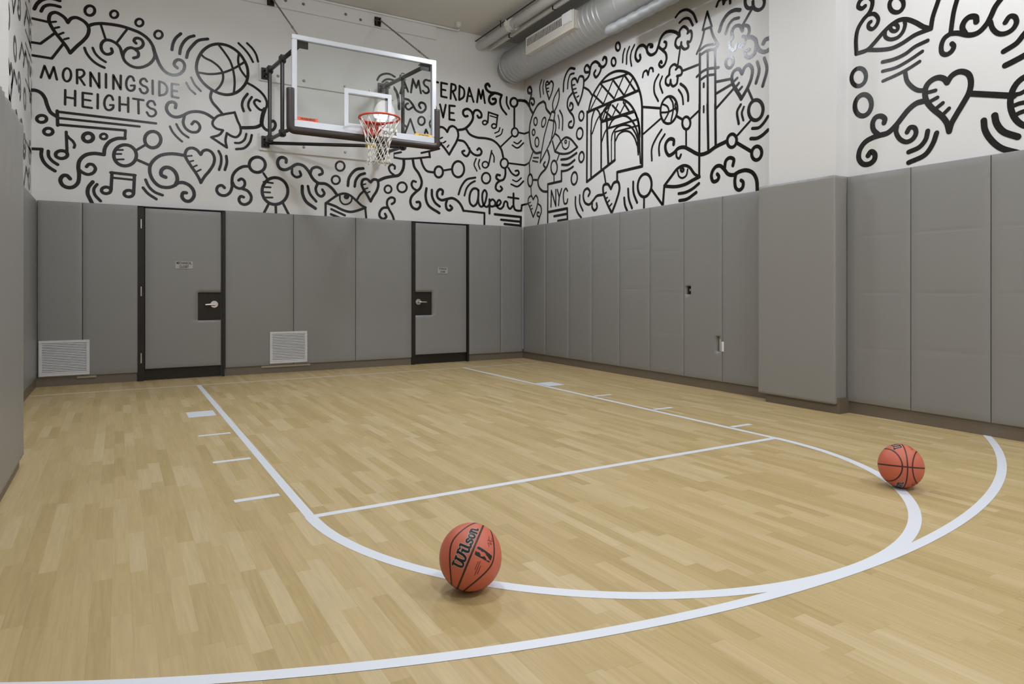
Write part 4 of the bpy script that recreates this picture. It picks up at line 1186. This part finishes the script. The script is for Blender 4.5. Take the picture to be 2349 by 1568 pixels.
# supporting arms
WY = YW-.05; BK = BY+.06
nl, nr = Vector((-.886, WY, 4.185)), Vector((.80, WY, 4.235)); cl, cr = Vector((-.80, BK+.02, 4.075)), Vector((.80, BK+.02, 4.09))
zl = 3.235
sl = 1
for s, A, B in ((-1, nl, cl), (1, nr, cr)):
    obj('upper_arm', tubem([A, B], .027, 14), M['black'], hoop, True)
    at = lambda y: A+(B-A)*((A.y-y)/(A.y-B.y))
    p1, p2 = at(.53), at(-.12)
    q1 = Vector((p1.x, p1.y, zl)); q2 = Vector((p2.x, p2.y, zl-.05))
    for p, q in ((p1, q1), (p2, q2)):
        bm = bmesh.new(); tube(bm, [p+Vector((0, 0, .06)), q-Vector((0, 0, .05))], .025, 14)
        for c in (p, q): box(bm, c.x-.042, c.x+.042, c.y-.036, c.y+.036, c.z-.045, c.z+.045, bev=.01)
        bmesh.ops.recalc_face_normals(bm, faces=bm.faces); obj('upright_pole', bm, M['black'], hoop)
    w = Vector((A.x, WY, zl+.0))
    obj('lower_arm', tubem([w, q2, Vector((B.x, BK+.02, BZ0+.09))], .024, 14), M['black'], hoop, True)
    for z in (A.z, zl):
        bm = bmesh.new(); box(bm, A.x-.055, A.x+.055, WY-.012, YW-.0375, z-.08, z+.08, bev=.004)
        for dz in (-.035, .035): box(bm, A.x-.03, A.x+.03, WY-.07, WY-.01, z+dz-.006, z+dz+.006)
        cyl(bm, (A.x, WY-.045, z-.06), (A.x, WY-.045, z+.06), .014, 12)
        bmesh.ops.recalc_face_normals(bm, faces=bm.faces); obj('wall_bracket', bm, M['black'], hoop)
    if s < 0: brace0 = Vector((A.x+.03, WY-.04, zl-.02))
    else: brace1 = q2.copy()
br = obj('cross_brace', tubem([brace0, brace0+(brace1-brace0)*.97], .024, 14), M['black'], hoop, True)
p = brace0+(brace1-brace0)*.72; q = brace0+(brace1-brace0)*.80
st = obj('brace_sticker', tubem([p, q], .0248, 14), M['yellow'], br, True); st['label'] = 'yellow sticker band'
xm = .77
# small black struts behind the glass
obj('center_strut', tubem([Vector((.40, BK+.03, BZ0+.10)), Vector((.40, BK+.03, 4.02))], .018, 10), M['black'], hoop, True) if False else None
# chains
def chain(a, b):
    a, b = Vector(a), Vector(b); L = (b-a).length; n = int(L/.034); t = (b-a).normalized(); u = t.cross(Vector((0, 0, 1))).normalized(); w = u.cross(t); bm = bmesh.new()
    for i in range(n):
        c = a+t*L*(i+.5)/n; s = u if i % 2 else w
        tube(bm, [c+t*.0225*math.cos(k)+s*.0105*math.sin(k) for k in np.linspace(0, 2*PI, 10, endpoint=False)], .0042, 5, closed=True)
    m_ = a+t*L*.8; tube(bm, [m_-t*.03, m_+t*.03], .014, 8)
    bmesh.ops.recalc_face_normals(bm, faces=bm.faces); return bm
for s, (u, v), zc in ((-1, (622, 0), 0), (1, (868, 48), 0)):
    w = onp(u, v, 1, YW-.075)
    top = Vector((s*.84, BY+.025, BZ1))
    ch = obj('chain', chain((w[0]+.02, YW-.11, w[2]), top), M['chain'], hoop)
    bm = bmesh.new(); box(bm, w[0]-.05, w[0]+.05, YW-.048, YW-.037, w[2]-.07, w[2]+.07, bev=.004)
    for dx in (-.028, .028): box(bm, w[0]+dx-.006, w[0]+dx+.006, YW-.10, YW-.046, w[2]-.05, w[2]+.05)
    cyl(bm, (w[0]-.05, YW-.085, w[2]), (w[0]+.05, YW-.085, w[2]), .012, 10)
    bmesh.ops.recalc_face_normals(bm, faces=bm.faces); obj('chain_bracket', bm, M['black'], hoop)

# ================================================================== BOARDS ON THE BACK WALL
def board(x0, x1, z0, z1, bolts, lab):
    r = obj('mounting_board', boxm(x0, x1, YW-.036, YW-.001, z0, z1, bev=.003), M['wall']); tag(r, lab, 'mounting board', 'white boards behind the hoop')
    for u, v in bolts:
        p = onp(u, v, 1, YW-.036)
        bm = bmesh.new(); cyl(bm, (p[0], YW-.037, p[2]), (p[0], YW-.040, p[2]), .022, 14); cyl(bm, (p[0], YW-.040, p[2]), (p[0], YW-.052, p[2]), .012, 6)
        bmesh.ops.recalc_face_normals(bm, faces=bm.faces); obj('bolt', bm, M['chain'], r)
board(-2.6, 1.72, 5.16, 5.375, ((655, 1), (696, 9.5), (793, 33), (827, 45.5)), 'white board high against the ceiling, holding both chain brackets')
board(-.965, 1.0, 4.09, 4.33, ((638, 174.5), (697, 185.5), (791, 198), (848, 207)), 'white board behind the upper arms of the hoop')
board(-.965, 1.0, 3.12, 3.36, ((697, 337.5), (792, 349)), 'white board behind the lower arms of the hoop, just above the lower doodles')

# ================================================================== DUCT, PIPES
DX, DZ, DR = 3.03, 4.89, .258; DY1 = .62
duct = empty('spiral_duct', (DX, DY1, DZ)); tag(duct, 'large round galvanised air duct running along the top of the right wall', 'air duct')
def lathe_y(prof, cx, cz, n=48):
    bm = bmesh.new(); R = []
    for y, r in prof: R.append([bm.verts.new((cx+r*math.cos(2*PI*k/n), y, cz+r*math.sin(2*PI*k/n))) for k in range(n)])
    for a, b in zip(R[:-1], R[1:]):
        for k in range(n): bm.faces.new((a[k], a[(k+1) % n], b[(k+1) % n], b[k]))
    bm.faces.new(R[0]); bm.faces.new(R[-1][::-1]); bmesh.ops.recalc_face_normals(bm, faces=bm.faces); return bm
prof = [(DY1, DR*.93), (DY1, DR*.985), (DY1-.012, DR)]; y = DY1-.05; k = 0
while y > YF+.05:
    h = .010 if y > -1.9 else .010; wd = .026 if y > -1.9 else .010
    prof += [(y+.004, DR), (y, DR), (y-wd*.4, DR+h), (y-wd, DR+h), (y-wd*1.4, DR), (y-wd*1.4-.004, DR)]; y -= .105 if y > -1.9 else .34
prof += [(YF+.02, DR)]
# helical seam: shear the rings a little along the duct as a wound strip does
bm = lathe_y(prof, DX, DZ)
for v in bm.verts:
    if v.co.y < DY1-.03: v.co.y += .045*math.sin(math.atan2(v.co.z-DZ, v.co.x-DX)+.6)*(1 if v.co.y > YF+.2 else 0)
obj('duct_body', bm, M['galv'], duct, True)
bm = bmesh.new(); tube(bm, [(DX+(DR+.006)*math.cos(t), DY1-.03, DZ+(DR+.006)*math.sin(t)) for t in np.linspace(0, 2*PI, 48, endpoint=False)], .012, 8, closed=True)
bmesh.ops.recalc_face_normals(bm, faces=bm.faces); obj('end_ring', bm, M['galv'], duct, True)
obj('end_collar', lathe_y([(YW-.002, .20), (DY1-.002, .20)], DX+.02, DZ, 32), M['galv'], duct, True)
# register on the side of the duct
rx = DX-DR-.055; ya, yb = onp(1206, 100, 0, rx)[1], onp(1316, 52, 0, rx)[1]; zc = DZ+.0
reg = obj('register_body', boxm(rx+.012, DX-DR*.55, yb, ya, zc-.125, zc+.125, bev=.006), M['cream'], duct)
zg0, zg1 = zc+.0, zc+.105
bm = bmesh.new()
for q in ((yb, ya, zc+.105, zc+.13), (yb, ya, zc-.13, zc-.005), (ya-.02, ya, zc-.005, zc+.105), (yb, yb+.02, zc-.005, zc+.105)): box(bm, rx, rx+.013, q[0], q[1], q[2], q[3], bev=.002)
bmesh.ops.recalc_face_normals(bm, faces=bm.faces); obj('register_frame', bm, M['cream'], reg)
obj('register_backing', boxm(rx+.0105, rx+.0118, yb+.02, ya-.02, zc-.005, zc+.105), M['slot'], reg)
bm = bmesh.new(); nb = 26; yg0 = yb+.26
for k in range(nb):
    yy = ya-.02-(ya-.02-yg0)*(k+.5)/nb; w = (ya-yg0)/nb*.24; t = .5*math.sin(k*1.3)
    v = [bm.verts.new(p) for p in ((rx+.001, yy-w/2-.004*t, zc-.005), (rx+.001, yy+w/2-.004*t, zc-.005), (rx+.001, yy+w/2+.008*t, zc+.105), (rx+.001, yy-w/2+.008*t, zc+.105))]
    bm.faces.new(v)
for f in bm.faces: f.normal_update()
bmesh.ops.solidify(bm, geom=bm.faces[:], thickness=.008); bmesh.ops.recalc_face_normals(bm, faces=bm.faces); obj('register_blades', bm, M['cream'], reg)
dm = obj('damper_box', boxm(rx-.03, rx+.02, yb+.02, yb+.25, zc-.03, zc+.125, bev=.008), M['white'], duct); dm['label'] = 'bright white box on the near end of the register'
# smaller ribbed pipe tucked under the big one
sx, sz, sr = 2.895, 4.566, .064; y1 = onp(1392, 66, 0, sx-.03)[1]
prof = [(y1, sr*.6), (y1, sr)]; y = y1-.03
while y > YF+.1:
    prof += [(y, sr), (y-.05, sr*1.13), (y-.13, sr*1.13), (y-.18, sr)]; y -= .20
prof += [(YF+.03, sr)]
bm = lathe_y(prof, sx, sz, 24)
for v in bm.verts:
    if v.co.y < y1-.02 and v.co.y > YF+.2: v.co.y += .05*math.sin(math.atan2(v.co.z-sz, v.co.x-sx))
tag(obj('flexible_duct', bm, M['flex'], None, True), 'thin ribbed metal pipe tucked under the near part of the big duct', 'pipe')
# white sprinkler main, rail and conduit
pr = empty('sprinkler_pipe', (2.507, YW, 5.20)); tag(pr, 'thick white pipe under the ceiling, left of the round duct', 'pipe')
obj('pipe', cylm((2.507, YW-.002, 5.20), (2.507, YF+.01, 5.20), .068, 28), M['white'], pr, True)
yc = onp(1166, 50, 0, 2.45)[1]
bm = bmesh.new(); cyl(bm, (2.507, yc+.05, 5.2), (2.507, yc-.05, 5.2), .096, 28)
for s in (-1, 1): box(bm, 2.507+s*.10-.022, 2.507+s*.10+.022, yc-.03, yc+.03, 5.165, 5.235, bev=.006); cyl(bm, (2.507+s*.10, yc, 5.145), (2.507+s*.10, yc, 5.26), .010, 8)
bmesh.ops.recalc_face_normals(bm, faces=bm.faces); obj('coupling', bm, M['cream'], pr)
bm = bmesh.new(); cyl(bm, (2.44, yc-.16, 5.135), (2.44, yc-.16, 5.05), .02, 12); cyl(bm, (2.44, yc-.16, 5.05), (2.44, yc-.16, 5.045), .045, 16)
bmesh.ops.recalc_face_normals(bm, faces=bm.faces); obj('sprinkler_head', bm, M['steel'], pr)
for yy in (.1, -2.2, -4.6):
    obj('hanger', cylm((2.507, yy, 5.27), (2.507, yy, ZC-.001), .008, 8), M['dark'], pr)
cd = obj('conduit_rail', boxm(2.69, 2.735, YF+.01, YW-.002, 5.175, 5.225, bev=.006), M['white']); tag(cd, 'thin square white rail between the thick white pipe and the duct', 'rail')
for u, v in ((1165, 83), (1265, 20)):
    yy = onp(u, v, 0, 2.668)[1]; obj('rail_clip', boxm(2.684, 2.741, yy-.012, yy+.012, 5.172, 5.228, bev=.002), M['dark'], cd)
for yy in (.15, -1.6, -3.6): obj('rail_hanger', cylm((2.712, yy, 5.22), (2.712, yy, ZC-.001), .008, 8), M['dark'], cd)
cr_ = obj('black_cable', cylm((2.436, YW-.002, 5.278), (2.436, YF+.01, 5.278), .009, 8), M['dark'], None, True); tag(cr_, 'thin black cable along the top of the thick white pipe', 'cable')
e2 = onp(1050, 71, 1, YW-.055); e1 = onp(735, 0, 1, YW-.055)
tag(obj('ceiling_conduit', tubem([(-2.4, YW-.055, ZC-.017), (e2[0]-.03, YW-.055, ZC-.017), (e2[0], YW-.06, ZC-.017), (e2[0]+.01, YW-.10, ZC-.017)], .016, 12), M['white'], None, True), 'thin pale conduit along the ceiling above the door wall', 'conduit')
c = onp(1052, 57, 2, ZC-.03)
dt = empty('ceiling_detector', (c[0], c[1], ZC)); tag(dt, 'small round detector on the ceiling at the end of the pale conduit', 'detector')
obj('base', cylm((c[0], c[1], ZC-.001), (c[0], c[1], ZC-.022), .055, 20), M['ceiling'], dt)
obj('sensor', tubem([(c[0], c[1], ZC-.021), (c[0], c[1], ZC-.05), (c[0], c[1], ZC-.062)], [.042, .04, .02], 18), M['cream'], dt)

# ================================================================== BASKETBALLS
BR = .1215
def rot_basis(ex, ez):
    ex = Vector(ex).normalized(); ez = Vector(ez); ez = (ez-ex*ez.dot(ex)).normalized(); ey = ez.cross(ex); return Matrix((ex, ey, ez)).transposed()
def sph_curve(fn, n=96): return [Vector(fn(2*PI*k/n)).normalized() for k in range(n)]
def seams():
    bm = bmesh.new(); x = lambda p, s: s*(.455-.24*math.cos(2*p))
    cs = [sph_curve(lambda t: (0, math.cos(t), math.sin(t))), sph_curve(lambda t: (math.cos(t), math.sin(t), 0))]
    for s in (-1, 1): cs.append(sph_curve(lambda t: (x(t, s), math.sqrt(1-x(t, s)**2)*math.cos(t), math.sqrt(1-x(t, s)**2)*math.sin(t))))
    for c in cs:
        n = len(c); w = .0037/BR; L = []
        for i in range(n):
            t = (c[(i+1) % n]-c[i-1]).normalized(); q = c[i].cross(t); L.append([bm.verts.new((c[i]+q*w*k).normalized()*BR*(1.0022 if k else 1.0012)) for k in (-1, 0, 1)])
        for i in range(n):
            a, b = L[i], L[(i+1) % n]
            for k in range(2): bm.faces.new((a[k], a[k+1], b[k+1], b[k]))
    bmesh.ops.recalc_face_normals(bm, faces=bm.faces)
    for f in bm.faces:
        if f.normal.dot(f.calc_center_median()) < 0: f.normal_flip()
    return bm
def on_ball(x, y, al0, be0, k=1.003):
    # flat print coordinates -> ball: x runs along +y (local), y runs along -x (local), centred at angles from the local pole
    be = be0-y/BR; al = al0+x/BR/max(.3, math.cos(be0))
    return Vector((math.sin(be), math.cos(be)*math.sin(al), math.cos(be)*math.cos(al)))*BR*k
def wrap_mesh(me_or_bm, al0, be0, k, pole=1):
    bm = me_or_bm
    if not isinstance(bm, bmesh.types.BMesh): bm = bmesh.new(); bm.from_mesh(me_or_bm)
    bmesh.ops.triangulate(bm, faces=bm.faces[:]); 
    for _ in range(2):
        ed = [e for e in bm.edges if e.calc_length() > .007]
        if ed: bmesh.ops.subdivide_edges(bm, edges=ed, cuts=1); bmesh.ops.triangulate(bm, faces=bm.faces[:])
    for v in bm.verts:
        p = on_ball(v.co.x, v.co.y, al0, be0, k)
        if pole < 0: p = Vector((p.x, -p.y, -p.z))
        v.co = p
    bm.normal_update()
    for f in bm.faces:
        if f.normal.dot(f.calc_center_median()) < 0: f.normal_flip()
    return bm
def fit_w(me, w, h=None):
    xs = [v.co.x for v in me.vertices]; ys_ = [v.co.y for v in me.vertices]; cx, cy = (max(xs)+min(xs))/2, (max(ys_)+min(ys_))/2
    kx = w/(max(xs)-min(xs)); ky = h/(max(ys_)-min(ys_)) if h else kx
    for v in me.vertices: v.co.x = (v.co.x-cx)*kx; v.co.y = (v.co.y-cy)*ky
    return me
def poly_bm(polys, sc):
    bm = bmesh.new()
    for P in polys: bm.faces.new([bm.verts.new((x*sc, y*sc, 0)) for x, y in P])
    return bm
def script_word(w):
    # heavy brush script, written stroke by stroke; unit = cap height
    K = [[(0, 1), (.05, .45), (.12, .12), (.25, .05), (.38, .16), (.45, .92)], [(.44, .9), (.48, .3), (.57, .07), (.72, .08), (.83, .3), (.88, 1)], [(-.13, .96), (.02, .99), (.14, .97)], [(.34, .93), (.54, .95)], [(.80, .97), (1.02, 1)],
         [(1.13, .64), (1.14, .2), (1.21, .05), (1.33, .10)], [(1.04, .62), (1.15, .64)], [(1.14, .90), (1.16, .92)], [(1.43, 1.02), (1.44, .2), (1.52, .05), (1.64, .12)], [(1.33, 1), (1.44, 1.02)],
         [(2.0, .52), (1.9, .63), (1.76, .58), (1.76, .43), (1.92, .33), (1.98, .18), (1.88, .05), (1.73, .08), (1.68, .18)],
         [(2.63, .64), (2.64, .35), (2.64, .03)], [(2.54, .62), (2.64, .64)], [(2.65, .42), (2.74, .60), (2.87, .60), (2.92, .42), (2.93, .16), (2.99, .05), (3.09, .10)]]
    bm = bmesh.new(); to = lambda a, b: ((a-1.48)*.0515, (b-.5)*.0435, 0)
    for k in K: ribbon(bm, crom(k), w, to)
    ribbon(bm, [(2.29+.155*math.cos(t), .34+.27*math.sin(t)) for t in np.linspace(0, 2*PI, 24, endpoint=False)], w, to, closed=True)
    return bm
def emblem():
    # upright badge: two dark side fields leaving a leaping player between them; units: height 2, width .86
    left = [(-.43, .86), (-.36, .97), (-.05, 1.0), (-.10, .80), (-.02, .62), (-.12, .42), (-.30, .30), (-.22, .05), (-.10, -.1), (-.22, -.38), (-.36, -.55), (-.25, -.72), (-.30, -1.0), (-.40, -.93), (-.43, -.85)]
    right = [(.43, .86), (.36, .97), (.22, 1.0), (.16, .78), (.20, .55), (.12, .38), (.22, .15), (.18, -.1), (.06, -.25), (.02, -.5), (-.10, -.75), (-.16, -1.0), (.36, -1.0), (.43, -.9)]
    return [left], [right]
def basketball(loc, R, label):
    root = empty('basketball', loc); root.rotation_euler = (0, 0, 0); tag(root, label, 'basketball', None)
    T = Matrix.Translation(Vector(loc)) @ Matrix.Diagonal((1, 1, 1.045, 1)) @ R.to_4x4()
    def put(name, bm, m, par, lab=None, smooth=False):
        for v in bm.verts: v.co = T @ v.co
        o = obj(name, bm, m, par, smooth)
        if lab: o['label'] = lab
        return o
    bm = bmesh.new(); bmesh.ops.create_uvsphere(bm, u_segments=64, v_segments=40, radius=BR); ls = put('leather_shell', bm, M['ball'], root, None, True)
    put('seams', seams(), M['seam'], root, 'dark grooved seams')
    for pole in (1, -1):
        put('lettering_outline', wrap_mesh(script_word(.245), .055, -.262, 1.0026, pole), M['silver'], ls, 'pale outline of the lettering')
        put('lettering', wrap_mesh(script_word(.165), .055, -.262, 1.0036, pole), M['ballink'], ls, 'bold black lettering')
        l, r = emblem()
        bm = poly_bm(l+r, .0355); put('emblem', wrap_mesh(bm, .06, .375, 1.003, pole), M['ballink'], ls, 'black league emblem of a dribbling player')
        s = bmesh.new()
        for P in (crom([(-.02, .0), (-.012, .010), (-.006, -.006), (.002, .009), (.008, -.004), (.020, .004)]), crom([(-.006, .014), (.004, .012), (.016, .016)])):
            ribbon(s, P, .0028, lambda a, b: (a, b, 0))
        put('signature', wrap_mesh(s, .58, .43, 1.003, pole), M['ballred'], ls, 'dark red signature')
        s = bmesh.new(); ribbon(s, [(-.026, 0), (.026, 0)], .003, lambda a, b: (a, b, 0)); ribbon(s, [(-.018, -.008), (.012, -.008)], .003, lambda a, b: (a, b, 0)); ribbon(s, [(-.006, .007), (.022, .007)], .0025, lambda a, b: (a, b, 0))
        put('small_print', wrap_mesh(s, -.40, .34, 1.003, pole), M['ballred'], ls, 'small dark red print')
    return root
def ball_axes(P):
    d = Vector(C0)-Vector(P); t = d.normalized(); r = Vector((0, 0, 1)).cross(t).normalized(); u = t.cross(r); return t, r, u
bz = BR*1.045
P1 = onp(1079.5, 1277, 2, bz); t, r, u = ball_axes(P1); P1 = (P1[0], P1[1], bz+.0015)
s = (.421*r+.907*u).normalized(); n = (.907*r-.421*u)
basketball(P1, rot_basis(n, t*math.cos(.16)+s*math.sin(.16)), 'orange basketball with black lettering toward the camera, nearest to the camera on the white arc')
P2 = onp(2066.5, 1068.5, 2, bz); t, r, u = ball_axes(P2); P2 = (P2[0], P2[1], bz+.0015)
# front crossing of the seams looks out a little to the right; local -y faces out
f = (t*math.cos(.28)+r*math.sin(.28)-u*.03).normalized(); ex = (r*math.cos(.28)-t*math.sin(.28)+u*.025)
ex = (ex-f*ex.dot(f)).normalized(); ey = -f; ez = ex.cross(ey)
basketball(P2, Matrix((ex, ey, ez)).transposed(), 'orange basketball with crossed seams facing the camera, farther one at the right')

# ================================================================== LAMPS (above the frame)
def lamp(i, x, y, z, w):
    names = ['far right', 'near right', 'far left', 'near left', 'rear right', 'rear left']
    r = empty('pendant_lamp', (x, y, ZC)); tag(r, f'white bell shaped pendant lamp hanging above the {names[i]} part of the court', 'lamp', 'bell pendant lamps')
    obj('canopy', cylm((x, y, ZC-.001), (x, y, ZC-.03), .06, 20), M['white'], r); obj('stem', cylm((x, y, ZC-.03), (x, y, z+.16), .011, 10), M['dark'], r)
    bm = bmesh.new(); prof = [(.05, .18), (.10, .165), (.155, .11), (.19, .04), (.215, -.06), (.222, -.12)]; R = []
    for rr, dz in prof: R.append([bm.verts.new((x+rr*math.cos(2*PI*k/32), y+rr*math.sin(2*PI*k/32), z+dz)) for k in range(32)])
    for a, b in zip(R[:-1], R[1:]):
        for k in range(32): bm.faces.new((a[k], a[(k+1) % 32], b[(k+1) % 32], b[k]))
    bm.faces.new(R[0]); bmesh.ops.recalc_face_normals(bm, faces=bm.faces); obj('bell_shade', bm, M['lampglow'], r, True)
    for kind, e, dz in (('AREA', .64, -.15), ('POINT', .30, -.20)):
        ld = bpy.data.lights.new('bulb', kind); ld.energy = LAMP_W*w*e; ld.color = LCOL
        if kind == 'AREA': ld.shape = 'DISK'; ld.size = .40
        else: ld.shadow_soft_size = .16
        lo = bpy.data.objects.new('bulb', ld); COL.objects.link(lo); lo.location = (x, y, z+dz); lo.parent = r; lo.matrix_parent_inverse = r.matrix_basis.inverted()
for i, q in enumerate(LAMPS): lamp(i, *q)
